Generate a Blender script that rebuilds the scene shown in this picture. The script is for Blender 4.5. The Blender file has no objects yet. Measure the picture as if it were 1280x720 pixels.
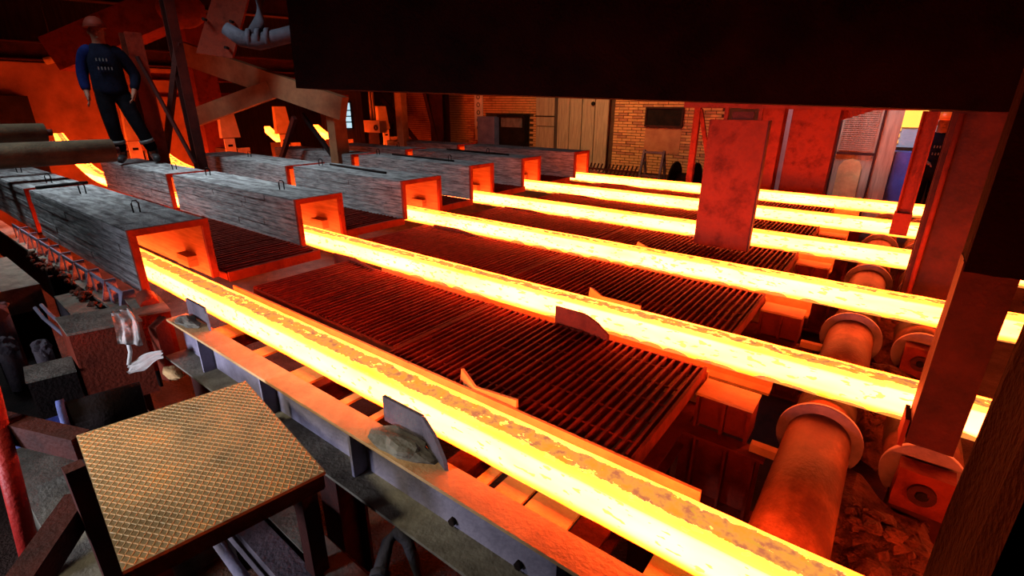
import bpy, bmesh, math, random
from mathutils import Vector, Matrix, noise
random.seed(7)
SC = bpy.context.scene
COL = SC.collection
V = Vector

# ------------------------------------------------------------------ camera, world, lights, exposure
cam = bpy.data.cameras.new('camera'); co = bpy.data.objects.new('camera', cam); COL.objects.link(co)
_r, _u, _b = (0.795108, 0.606457, 0.003773), (-0.213720, 0.274369, 0.937574), (0.567563, -0.746279, 0.347765)
co.matrix_world = Matrix(((_r[0], _u[0], _b[0], 0.0), (_r[1], _u[1], _b[1], -1.3021), (_r[2], _u[2], _b[2], 2.3299), (0, 0, 0, 1)))
cam.sensor_width = 36; cam.lens = 622.68 / 1280 * 36; cam.clip_start = 0.02
SC.camera = co
w = bpy.data.worlds.new('world'); SC.world = w; w.use_nodes = True
w.node_tree.nodes['Background'].inputs[0].default_value = (0.25, 0.42, 0.75, 1)
w.node_tree.nodes['Background'].inputs[1].default_value = 0.003

def area(name, loc, aim, size, power, col, spread=180):
    l = bpy.data.lights.new(name, 'AREA'); l.energy = power; l.size = size; l.color = col; l.spread = math.radians(spread)
    o = bpy.data.objects.new(name, l); COL.objects.link(o); o.location = loc
    o.rotation_euler = (V(aim) - V(loc)).to_track_quat('-Z', 'Y').to_euler(); return o
area('roof_daylight', (-7.2, -0.6, 5.7), (-6.4, 1.5, 1.5), 1.6, 115, (0.78, 0.92, 1.0), 75)
area('side_daylight', (-3.6, -5.5, 1.9), (-2.6, -0.3, 1.0), 1.0, 30, (0.82, 0.84, 1.0), 42)
area('plate_fill', (-3.0, -2.6, 3.6), (-2.0, -0.8, 1.1), 0.35, 7, (1.0, 0.86, 0.62), 40)  # added light standing in for warm reflection on the tread plate
area('brick_fill', (-6.0, 7.6, 4.6), (-6.2, 10.5, 1.6), 1.2, 62, (1.0, 0.62, 0.26), 110)  # extra warm fill added to colour the brick wall, no fixture
area('locker_fill', (-0.9, 8.2, 4.0), (-0.8, 9.4, 1.4), 0.8, 30, (0.75, 0.83, 1.0), 80)  # cool fill added to brighten the locker and doors at right
SC.view_settings.view_transform = 'Standard'; SC.view_settings.look = 'None'
SC.view_settings.gamma = 1; SC.view_settings.use_curve_mapping = False
SC.view_settings.exposure = 0.0

# ------------------------------------------------------------------ materials
def new_mat(name):
    m = bpy.data.materials.new(name); m.use_nodes = True
    nt = m.node_tree; return m, nt, nt.nodes, nt.links, nt.nodes['Principled BSDF']

def ramp(n, stops):
    r = n.new('ShaderNodeValToRGB'); e = r.color_ramp.elements
    while len(e) < len(stops): e.new(0.5)
    for q, (p, c) in zip(e, stops): q.position = p; q.color = (*c, 1)
    return r

def mat(name, c1, c2, scale=6, rough=0.7, metal=0.0, bump=0.25, stretch=(1, 1, 1), c3=None, fine=60, spec=0.2):
    m, nt, n, l, b = new_mat(name)
    tc = n.new('ShaderNodeNewGeometry')
    mp = n.new('ShaderNodeMapping'); mp.inputs['Scale'].default_value = stretch
    l.new(tc.outputs['Position'], mp.inputs[0])
    a = n.new('ShaderNodeTexNoise'); a.inputs['Scale'].default_value = scale; a.inputs['Detail'].default_value = 8
    a.inputs['Roughness'].default_value = 0.65
    l.new(mp.outputs[0], a.inputs['Vector'])
    st = [(0.32, c1), (0.68, c2)] if c3 is None else [(0.3, c1), (0.52, c2), (0.72, c3)]
    r = ramp(n, st); l.new(a.outputs[0], r.inputs[0]); l.new(r.outputs[0], b.inputs['Base Color'])
    f = n.new('ShaderNodeTexNoise'); f.inputs['Scale'].default_value = fine; f.inputs['Detail'].default_value = 4
    l.new(mp.outputs[0], f.inputs['Vector'])
    bp = n.new('ShaderNodeBump'); bp.inputs['Strength'].default_value = bump; bp.inputs['Distance'].default_value = 0.02
    l.new(f.outputs[0], bp.inputs['Height']); l.new(bp.outputs[0], b.inputs['Normal'])
    b.inputs['Roughness'].default_value = rough; b.inputs['Metallic'].default_value = metal
    b.inputs['Specular IOR Level'].default_value = spec
    return m

M = {}
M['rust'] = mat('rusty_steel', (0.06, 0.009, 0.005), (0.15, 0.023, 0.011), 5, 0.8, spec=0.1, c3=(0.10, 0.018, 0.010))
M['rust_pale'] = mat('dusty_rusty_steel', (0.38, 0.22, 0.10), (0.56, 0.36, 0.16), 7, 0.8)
M['rust_dark'] = mat('dark_rusty_steel', (0.016, 0.0026, 0.002), (0.05, 0.008, 0.005), 6, 0.7)
M['black'] = mat('sooty_steel', (0.004, 0.003, 0.003), (0.016, 0.009, 0.008), 5, 0.75, spec=0.08)
M['soot_shade'] = mat('soot_shade_iron', (0.002, 0.0012, 0.0012), (0.007, 0.0018, 0.0015), 3, 0.9, bump=0.35, spec=0.02)  # also darkens the shaded upper stretch of the round post
M['grey'] = mat('dusty_grey_steel', (0.05, 0.042, 0.05), (0.12, 0.10, 0.12), 6, 0.65, c3=(0.17, 0.14, 0.14))
M['lilac'] = mat('cool_lit_grey_steel', (0.13, 0.12, 0.17), (0.26, 0.24, 0.32), 5, 0.6)  # blue-violet tint stands for the cool light on the girder web
M['dust'] = mat('grey_dust_covered_steel', (0.08, 0.07, 0.055), (0.20, 0.19, 0.15), 8, 0.9)
M['slat'] = mat('grate_steel', (0.10, 0.013, 0.009), (0.22, 0.030, 0.017), 14, 0.65, spec=0.05)
M['roll'] = mat('worn_roll_steel', (0.045, 0.012, 0.006), (0.10, 0.030, 0.013), 4, 0.65, c3=(0.24, 0.09, 0.034), stretch=(1.5, 1, 1))
M['flange'] = mat('cool_grey_flange_steel', (0.14, 0.11, 0.13), (0.24, 0.19, 0.21), 9, 0.6)
M['lining'] = mat('refractory_lining', (0.16, 0.09, 0.055), (0.30, 0.18, 0.10), 9, 0.9, stretch=(0.4, 1, 5))
M['hood'] = mat('hood_concrete', (0.07, 0.06, 0.065), (0.25, 0.25, 0.25), 3.2, 0.9, bump=0.9, stretch=(1.9, 4.5, 15.0), c3=(0.40, 0.40, 0.38), fine=22)
def add_strata(m):
    nt = m.node_tree; n, l = nt.nodes, nt.links; b = n['Principled BSDF']
    g = n.new('ShaderNodeNewGeometry'); mp = n.new('ShaderNodeMapping'); mp.inputs['Scale'].default_value = (1.2, 9, 40); l.new(g.outputs['Position'], mp.inputs[0])
    t = n.new('ShaderNodeTexNoise'); t.inputs['Scale'].default_value = 2.2; t.inputs['Detail'].default_value = 5; l.new(mp.outputs[0], t.inputs['Vector'])
    r = ramp(n, [(0.40, (0.25, 0.2, 0.2)), (0.50, (1, 1, 1))]); l.new(t.outputs[0], r.inputs[0])
    mx = n.new('ShaderNodeMix'); mx.data_type = 'RGBA'; mx.blend_type = 'MULTIPLY'; mx.inputs[0].default_value = 0.6
    l.new(b.inputs['Base Color'].links[0].from_socket, mx.inputs[6]); l.new(r.outputs[0], mx.inputs[7]); l.new(mx.outputs[2], b.inputs['Base Color'])
add_strata(M['hood'])
M['wallc'] = mat('red_lit_concrete', (0.16, 0.07, 0.045), (0.30, 0.13, 0.08), 2.5, 0.9)  # concrete tinted red to carry the glow of the strands
M['floor'] = mat('pit_floor_dirt', (0.03, 0.016, 0.013), (0.08, 0.045, 0.035), 4, 0.95, bump=0.8)
M['dark'] = mat('dark_cladding', (0.03, 0.022, 0.02), (0.08, 0.05, 0.045), 3, 0.9, stretch=(6, 6, 0.6))
M['brick'] = mat('yellow_red_brick', (0.40, 0.17, 0.075), (0.56, 0.27, 0.11), 3, 0.9, c3=(0.46, 0.20, 0.10))
M['brick2'] = mat('burnt_brick', (0.30, 0.11, 0.06), (0.42, 0.18, 0.09), 5, 0.9)
M['mortar'] = mat('dirty_mortar', (0.06, 0.025, 0.016), (0.10, 0.045, 0.027), 8, 0.95)
M['wood'] = mat('weathered_boards', (0.22, 0.15, 0.11), (0.38, 0.28, 0.20), 3, 0.85, stretch=(8, 8, 0.7))
M['blue'] = mat('blue_paint', (0.03, 0.06, 0.34), (0.06, 0.11, 0.55), 4, 0.5)
M['blue_dim'] = mat('faded_blue_paint', (0.06, 0.08, 0.22), (0.13, 0.16, 0.38), 4, 0.6)
M['orangebeam'] = mat('ochre_painted_steel', (0.14, 0.065, 0.03), (0.24, 0.12, 0.055), 5, 0.7)
M['tread_base'] = mat('tread_plate_worn', (0.11, 0.07, 0.035), (0.24, 0.18, 0.10), 3, 0.55, c3=(0.36, 0.18, 0.05))
M['tread_rib'] = mat('tread_ribs_rubbed', (0.30, 0.24, 0.14), (0.75, 0.28, 0.06), 3, 0.5)
M['redlit'] = mat('red_lit_steel', (0.22, 0.008, 0.006), (0.34, 0.015, 0.01), 8, 0.5)  # red light on the pipe put into its colour
M['cloth'] = mat('pale_rag', (0.62, 0.60, 0.56), (0.80, 0.76, 0.72), 12, 0.95)
M['hose'] = mat('grey_lagging', (0.016, 0.015, 0.022), (0.04, 0.038, 0.052), 7, 0.8)
M['roller'] = mat('oily_roller_steel', (0.025, 0.018, 0.010), (0.075, 0.055, 0.030), 5, 0.7)
M['paper'] = mat('white_notice', (0.50, 0.50, 0.50), (0.72, 0.72, 0.72), 5, 0.8)
M['ink'] = mat('grey_ink', (0.10, 0.10, 0.12), (0.16, 0.16, 0.18), 5, 0.8)
M['navy'] = mat('navy_workwear', (0.002, 0.0022, 0.005), (0.004, 0.005, 0.012), 9, 0.95, spec=0.03)
M['trouser'] = mat('dark_work_trousers', (0.002, 0.002, 0.003), (0.005, 0.005, 0.007), 9, 0.95, spec=0.03)
M['bluesleeve'] = mat('blue_workwear', (0.002, 0.004, 0.025), (0.005, 0.009, 0.05), 9, 0.95, spec=0.03)
M['boot'] = mat('black_leather', (0.012, 0.01, 0.01), (0.03, 0.025, 0.025), 9, 0.5)
M['skin'] = mat('sooty_skin', (0.10, 0.035, 0.02), (0.15, 0.06, 0.035), 14, 0.6, bump=0.1)
M['helmet'] = mat('orange_plastic', (0.60, 0.14, 0.02), (0.72, 0.20, 0.03), 5, 0.35, bump=0.05)
M['helmet_red'] = mat('red_plastic', (0.05, 0.008, 0.005), (0.09, 0.014, 0.008), 5, 0.6, bump=0.05, spec=0.04)
M['reflect'] = mat('reflective_tape', (0.05, 0.05, 0.05), (0.08, 0.08, 0.08), 9, 0.4)
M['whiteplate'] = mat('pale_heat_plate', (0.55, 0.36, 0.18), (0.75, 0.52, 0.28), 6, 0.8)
M['rubble'] = mat('scale_rubble', (0.03, 0.009, 0.006), (0.14, 0.045, 0.022), 16, 0.85, bump=0.8)
M['pale'] = mat('pale_lilac_sheet', (0.36, 0.38, 0.46), (0.50, 0.52, 0.60), 4, 0.7)

def emit(name, col, s):
    m, nt, n, l, b = new_mat(name)
    b.inputs['Base Color'].default_value = (*[min(1, c) for c in col], 1)
    b.inputs['Emission Color'].default_value = (*col, 1); b.inputs['Emission Strength'].default_value = s
    return m
M['dayglass'] = emit('daylit_glass', (0.45, 0.85, 1.0), 0.9)
M['amberglass'] = emit('lamp_lit_glass', (1.0, 0.48, 0.06), 1.3)

def hot_material():
    """Hot steel: temperature differs over the bar (hot flanks, cooler corners), grey-orange mill scale lies on the top."""
    m, nt, n, l, b = new_mat('hot_steel')
    tc = n.new('ShaderNodeTexCoord'); sp = n.new('ShaderNodeSeparateXYZ'); l.new(tc.outputs['Object'], sp.inputs[0])
    geo = n.new('ShaderNodeNewGeometry'); sn = n.new('ShaderNodeSeparateXYZ'); l.new(geo.outputs['True Normal'], sn.inputs[0])
    def math_(op, a, bb=None, c=None):
        q = n.new('ShaderNodeMath'); q.operation = op
        for i, x in enumerate((a, bb, c)):
            if x is None: continue
            if hasattr(x, 'is_linked'): l.new(x, q.inputs[i])
            else: q.inputs[i].default_value = x
        return q.outputs[0]
    def smooth(x, lo, hi, a=0.0, bb=1.0):
        q = n.new('ShaderNodeMapRange'); q.interpolation_type = 'SMOOTHSTEP'
        l.new(x, q.inputs[0]); q.inputs[1].default_value = lo; q.inputs[2].default_value = hi
        q.inputs[3].default_value = a; q.inputs[4].default_value = bb; return q.outputs[0]
    def noise_(scale, stretch, det=4, rough=0.6):
        mp = n.new('ShaderNodeMapping'); mp.inputs['Scale'].default_value = stretch; l.new(geo.outputs['Position'], mp.inputs[0])
        q = n.new('ShaderNodeTexNoise'); q.inputs['Scale'].default_value = scale; q.inputs['Detail'].default_value = det
        q.inputs['Roughness'].default_value = rough; l.new(mp.outputs[0], q.inputs['Vector']); return q.outputs[0]
    y, z = sp.outputs[1], sp.outputs[2]
    top = smooth(sn.outputs[2], 0.5, 0.8)
    # temperature 0..1
    big = noise_(3.0, (0.5, 2, 2), 3)
    flank = smooth(z, 0.0, 0.05, 0.45, 0.86)           # bottom of the flank runs cooler
    flank = math_('MULTIPLY', flank, smooth(z, 0.128, 0.146, 1.0, 0.80))
    toptemp = 0.62
    t = n.new('ShaderNodeMix'); l.new(top, t.inputs[0]); l.new(flank, t.inputs[2]); t.inputs[3].default_value = toptemp
    t = math_('ADD', t.outputs[0], math_('MULTIPLY', math_('SUBTRACT', big, 0.5), 0.35))
    # scale flakes on the top
    edge = smooth(math_('ABSOLUTE', math_('ADD', y, -0.006)), 0.026, 0.064, 0.13, -0.30)
    fl = math_('ADD', math_('ADD', noise_(16.0, (1, 1.6, 1), 7, 0.68), edge), math_('MULTIPLY', math_('SUBTRACT', noise_(1.6, (1, 1, 1), 2), 0.5), 0.30))
    wy = n.new('ShaderNodeSeparateXYZ'); l.new(geo.outputs['Position'], wy.inputs[0])
    flake = math_('MULTIPLY', smooth(math_('SUBTRACT', fl, math_('MULTIPLY', wy.outputs[1], 0.035)), 0.50, 0.53), top)
    # small dark flecks on the flank
    fleck = smooth(noise_(34.0, (0.5, 1, 1.4), 2, 0.5), 0.605, 0.63)
    # scalloped scale hanging along the lower corner of the flank
    wav = n.new('ShaderNodeTexVoronoi'); wav.voronoi_dimensions = '1D'; wav.inputs['Scale'].default_value = 1.0
    l.new(math_('MULTIPLY', sp.outputs[0], 8.0), wav.inputs['W'])
    bump_ = math_('SQRT', math_('MAXIMUM', math_('SUBTRACT', 1.0, math_('MULTIPLY', math_('MULTIPLY', wav.outputs[0], wav.outputs[0]), 3.4)), 0.0))
    msk = math_('MULTIPLY', smooth(noise_(1.1, (1, 1, 1), 2), 0.40, 0.62), smooth(wy.outputs[1], 0.3, 0.9))
    lim = math_('ADD', math_('MULTIPLY', math_('MULTIPLY', bump_, msk), 0.026), math_('MULTIPLY', noise_(9.0, (1, 1, 1)), 0.012))
    scal = math_('MULTIPLY', smooth(math_('SUBTRACT', z, lim), -0.002, 0.003, 1, 0), math_('SUBTRACT', 1.0, top))
    r = ramp(n, [(0.0, (1.0, 0.02, 0.0)), (0.25, (1.0, 0.038, 0.001)), (0.5, (1.0, 0.055, 0.002)), (0.70, (1.0, 0.085, 0.008)), (0.92, (1.0, 0.108, 0.027))])
    l.new(t, r.inputs[0])
    sr = ramp(n, [(0.34, (0.86, 0.25, 0.02)), (0.5, (0.74, 0.27, 0.045)), (0.64, (0.46, 0.13, 0.05))]); l.new(noise_(24.0, (1, 1, 1), 4), sr.inputs[0])
    mix = n.new('ShaderNodeMix'); mix.data_type = 'RGBA'
    l.new(math_('MAXIMUM', flake, math_('MULTIPLY', scal, 0.85)), mix.inputs[0]); l.new(r.outputs[0], mix.inputs[6]); l.new(sr.outputs[0], mix.inputs[7])
    mx2 = n.new('ShaderNodeMix'); mx2.data_type = 'RGBA'
    l.new(math_('MULTIPLY', fleck, 0.8), mx2.inputs[0]); l.new(mix.outputs[2], mx2.inputs[6]); mx2.inputs[7].default_value = (0.62, 0.28, 0.03, 1)
    st = smooth(t, 0.1, 0.95, 0.8, 34.0)
    dull = math_('MAXIMUM', math_('MAXIMUM', flake, scal), math_('MULTIPLY', fleck, 0.8))
    s = n.new('ShaderNodeMix'); l.new(dull, s.inputs[0]); l.new(st, s.inputs[2]); s.inputs[3].default_value = 1.45
    b.inputs['Base Color'].default_value = (0.05, 0.02, 0.012, 1); b.inputs['Roughness'].default_value = 0.8
    l.new(mx2.outputs[2], b.inputs['Emission Color']); l.new(s.outputs[0], b.inputs['Emission Strength'])
    return m
M['hot'] = hot_material()

# ------------------------------------------------------------------ mesh helpers
class MB:
    def __init__(s): s.bm = bmesh.new()
    def box(s, c, d, R=None):
        vs = []
        for z in (-.5, .5):
            for x, y in ((-.5, -.5), (.5, -.5), (.5, .5), (-.5, .5)):
                p = V((x * d[0], y * d[1], z * d[2]))
                if R is not None: p = R @ p
                vs.append(s.bm.verts.new(p + V(c)))
        for f in ((3, 2, 1, 0), (4, 5, 6, 7), (0, 1, 5, 4), (1, 2, 6, 5), (2, 3, 7, 6), (3, 0, 4, 7)):
            s.bm.faces.new([vs[i] for i in f])
        return s
    def span(s, a, b):
        a, b = V(a), V(b); d = b - a
        return s.box((a + b) / 2, (abs(d.x), abs(d.y), abs(d.z)))
    @staticmethod
    def frame(p0, p1, up=(0, 0, 1)):
        d = (V(p1) - V(p0)).normalized(); up = V(up)
        if abs(d.dot(up)) > .98: up = V((0, 1, 0))
        sd = d.cross(up).normalized(); u = sd.cross(d).normalized()
        return d, sd, u
    def beam(s, p0, p1, w, h, up=(0, 0, 1)):
        d, sd, u = s.frame(p0, p1, up)
        R = Matrix((d, sd, u)).transposed()
        return s.box((V(p0) + V(p1)) / 2, ((V(p1) - V(p0)).length, w, h), R)
    def ibeam(s, p0, p1, w, h, t=.015, up=(0, 0, 1)):
        d, sd, u = s.frame(p0, p1, up)
        for k in (-1, 1):
            o = u * (k * (h - t) / 2); s.beam(V(p0) + o, V(p1) + o, w, t, up)
        return s.beam(p0, p1, t, h - 2 * t, up)
    def cyl(s, p0, p1, r, n=16, r2=None, cap=True):
        d, sd, u = s.frame(p0, p1); r2 = r if r2 is None else r2
        A, B = [], []
        for i in range(n):
            a = 2 * math.pi * i / n; e = sd * math.cos(a) + u * math.sin(a)
            A.append(s.bm.verts.new(V(p0) + e * r)); B.append(s.bm.verts.new(V(p1) + e * r2))
        for i in range(n):
            j = (i + 1) % n; f = s.bm.faces.new((A[i], A[j], B[j], B[i])); f.smooth = True
        if cap: s.bm.faces.new(A[::-1]); s.bm.faces.new(B)
        return s
    def ring(s, p0, p1, r, ri, n=28):
        d, sd, u = s.frame(p0, p1); L = []
        for P, rr in ((p0, r), (p1, r), (p1, ri), (p0, ri)):
            L.append([s.bm.verts.new(V(P) + (sd * math.cos(2 * math.pi * i / n) + u * math.sin(2 * math.pi * i / n)) * rr) for i in range(n)])
        for k in range(4):
            A, B = L[k], L[(k + 1) % 4]
            for i in range(n):
                j = (i + 1) % n; f = s.bm.faces.new((A[i], A[j], B[j], B[i])); f.smooth = k in (0, 2)
        return s
    def tube(s, pts, r, n=8):
        pts = [V(p) for p in pts]; rings = []
        for i, p in enumerate(pts):
            a = pts[max(0, i - 1)]; b = pts[min(len(pts) - 1, i + 1)]
            d, sd, u = s.frame(a, b); rr = r[i] if isinstance(r, (list, tuple)) else r
            rings.append([s.bm.verts.new(p + (sd * math.cos(2 * math.pi * k / n) + u * math.sin(2 * math.pi * k / n)) * rr) for k in range(n)])
        for A, B in zip(rings, rings[1:]):
            for k in range(n):
                j = (k + 1) % n; f = s.bm.faces.new((A[k], A[j], B[j], B[k])); f.smooth = True
        s.bm.faces.new(rings[0][::-1]); s.bm.faces.new(rings[-1]); return s
    def prism(s, poly, off):
        off = V(off); A = [s.bm.verts.new(V(p)) for p in poly]; B = [s.bm.verts.new(V(p) + off) for p in poly]; n = len(poly)
        s.bm.faces.new(A[::-1]); s.bm.faces.new(B)
        for i in range(n):
            j = (i + 1) % n; s.bm.faces.new((A[i], A[j], B[j], B[i]))
        return s
    def ball(s, c, r, sub=2, sc=(1, 1, 1), rough=0.0, seed=0):
        q = bmesh.ops.create_icosphere(s.bm, subdivisions=sub, radius=1)
        for v in q['verts']:
            k = 1 + rough * noise.noise(v.co * 1.7 + V((seed, seed * .7, 0)))
            v.co = V((v.co.x * r * sc[0] * k, v.co.y * r * sc[1] * k, v.co.z * r * sc[2] * k)) + V(c)
            for f in v.link_faces: f.smooth = rough < .2
        return s
    def bevel(s, w, seg=1):
        es = [e for e in s.bm.edges if len(e.link_faces) == 2 and e.calc_face_angle(0) > .6]
        bmesh.ops.bevel(s.bm, geom=es, offset=w, segments=seg, affect='EDGES', clamp_overlap=True); return s
    def rough(s, amp, scale, cuts=0):
        if cuts:
            bmesh.ops.subdivide_edges(s.bm, edges=s.bm.edges[:], cuts=cuts, use_grid_fill=True)
        for v in s.bm.verts:
            v.co += V((noise.noise(v.co * scale), noise.noise(v.co * scale + V((9, 3, 1))), noise.noise(v.co * scale + V((2, 7, 5))))) * amp
        return s
    def build(s, name, mt, parent=None, base=None):
        bmesh.ops.recalc_face_normals(s.bm, faces=s.bm.faces[:])
        if parent is not None:
            org = parent['_o']
            org = V(org)
        elif base is not None: org = V(base)
        else:
            xs = [v.co for v in s.bm.verts]
            lo = [min(p[i] for p in xs) for i in range(3)]; hi = [max(p[i] for p in xs) for i in range(3)]
            org = V(((lo[0] + hi[0]) / 2, (lo[1] + hi[1]) / 2, lo[2]))
        bmesh.ops.translate(s.bm, verts=s.bm.verts[:], vec=-org)
        me = bpy.data.meshes.new(name); s.bm.to_mesh(me); s.bm.free()
        me.materials.append(M[mt] if isinstance(mt, str) else mt)
        o = bpy.data.objects.new(name, me); COL.objects.link(o)
        if parent is None: o.location = org
        else: o.parent = parent
        o['_o'] = list(org); return o

def tag(o, label=None, cat=None, group=None, kind=None):
    if label: o['label'] = label
    if cat: o['category'] = cat
    if group: o['group'] = group
    if kind: o['kind'] = kind
    return o
def thing(name, label, cat, loc=(0, 0, 0), group=None):
    o = bpy.data.objects.new(name, None); COL.objects.link(o); o.location = loc; o['_o'] = list(loc)
    o.empty_display_size = .1
    return tag(o, label, cat, group)
def stuff(o): o['kind'] = 'stuff'; return o
def share(src, name, parent, off):
    """a part that shares the mesh of an alike part"""
    o = src.copy(); COL.objects.link(o); o.name = name; o.parent = parent; o.location = off; return o
def copy_tree(src, parent=None):
    c = src.copy(); COL.objects.link(c)
    if parent is not None: c.parent = parent
    for ch in list(src.children): copy_tree(ch, c)
    return c

Z0 = 1.2           # top of the hot billets
SP = 1.3           # strand spacing
YB = [SP * k for k in range(6)]     # back face of each billet
BW = 0.146
ORD = ['nearest', 'second', 'third', 'fourth', 'fifth', 'farthest']

# ------------------------------------------------------------------ the setting
tag(MB().span((-17, -7, -.1), (6, 11.2, 0)).build('floor', 'floor'), kind='structure')
tag(MB().span((-17.2, -7, 0), (-17, 11.2, 6)).build('wall_left', 'dark'), kind='structure')
tag(MB().span((-17.2, -7, 6), (6, 11.4, 6.15)).build('ceiling', 'dark'), kind='structure')
WY = 11.0
wall = tag(MB().span((-17, WY, 0), (6, WY + .25, 6)).build('wall_back', 'mortar'), kind='structure')

HOLES = [(-8.45, -6.15, 0, 2.9), (-5.2, -4.3, 1.82, 2.24), (-10.35, -8.7, 0, 2.02), (-3.0, 6, 0, 6)]
def brick_mesh(dx, dy, dz):
    b = MB().box((0, 0, 0), (dx, dy, dz)).bevel(.006); me = bpy.data.meshes.new('brick')
    bmesh.ops.recalc_face_normals(b.bm, faces=b.bm.faces[:]); b.bm.to_mesh(me); b.bm.free(); return me
bme = [brick_mesh(.238, .05, .054) for _ in range(2)]
bme[0].materials.append(M['brick']); bme[1].materials.append(M['brick2'])
spots, halves = [], []
for r in range(32):
    z = .72 + r * .068
    for c in range(50):
        x = -15.9 + c * .252 + (.126 if r % 2 else 0)
        if any(a - .1 < x < b + .1 and z0 - .03 < z < z1 + .03 for a, b, z0, z1 in HOLES):
            for hx in (x - .063, x + .063):                      # half bricks close the courses at openings
                if not any(a - .052 < hx < b + .052 and z0 - .03 < z < z1 + .03 for a, b, z0, z1 in HOLES): halves.append((hx, z))
            continue
        spots.append((x, z))
near = sorted(spots, key=lambda p: (not (-6.2 < p[0] < -3.0 and 1.0 < p[1] < 2.45), not (-13 < p[0] < -10 and 1.1 < p[1]), -p[0]))[:300]
ns = set(near)
for i, (x, z) in enumerate(near):
    o = bpy.data.objects.new('brick', bme[0 if random.random() < .75 else 1]); COL.objects.link(o); o.parent = wall
    o.location = V((x + random.uniform(-.004, .004), WY - .01 + random.uniform(-.006, .006), z)) - V(wall['_o'])
b = MB()
for x, z in spots:
    if (x, z) not in ns: b.box((x, WY - .01 + random.uniform(-.006, .006), z), (.238, .05, .054))
for x, z in halves: b.box((x, WY - .01, z), (.112, .05, .054))
stuff(b.build('brickwork', 'brick', wall))

# raised concrete ledge in front of the back wall
tag(MB().span((-16.9, 7.3, 0), (5.5, WY - .04, .45)).bevel(.02).build('concrete_ledge', 'floor'),
    'long raised concrete ledge running along the foot of the brick wall', 'ledge')

# ------------------------------------------------------------------ hot billets
def billet(k):
    y1 = YB[k]; y0 = y1 - BW; yc = (y0 + y1) / 2
    x0, x1 = -12.3, 2.6
    bm = bmesh.new(); rad = .014; h = BW / 2; prof = []
    for cx, cy, a0 in ((h - rad, h - rad, 0), (-h + rad, h - rad, 90), (-h + rad, -h + rad, 180), (h - rad, -h + rad, 270)):
        for a in (0, 30, 60, 90):
            t = math.radians(a0 + a); prof.append((cx + rad * math.cos(t), cy + rad * math.sin(t)))
    n = 200; rings = []
    for i in range(n + 1):
        x = x0 + (x1 - x0) * i / n
        wob = .0035 * noise.noise(V((x * 1.3, k * 5.0, 0)))
        ring = []
        for (py, pz) in prof:
            q = .0022 * noise.noise(V((x * 9, py * 30 + k * 7, pz * 30)))
            ring.append(bm.verts.new((x + .65, py + wob + q, pz + h + q + (max(0, -10 - x) ** 2) / 9)))
        rings.append(ring)
    m = len(prof)
    for A, B in zip(rings, rings[1:]):
        for i in range(m):
            j = (i + 1) % m; f = bm.faces.new((A[i], A[j], B[j], B[i])); f.smooth = False
    bm.faces.new(rings[0]); bm.faces.new(rings[-1][::-1])
    bmesh.ops.recalc_face_normals(bm, faces=bm.faces[:])
    me = bpy.data.meshes.new('hot_billet'); bm.to_mesh(me); bm.free(); me.materials.append(M['hot'])
    o = bpy.data.objects.new('hot_billet', me); COL.objects.link(o); o.location = (-.65, yc, Z0 - BW)
    return tag(o, f'glowing square steel billet on the {ORD[k]} strand' + (' to the camera' if k == 0 else ' from the camera'), 'billet', 'glowing billets on six parallel strands')
for k in range(6): billet(k)

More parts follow.
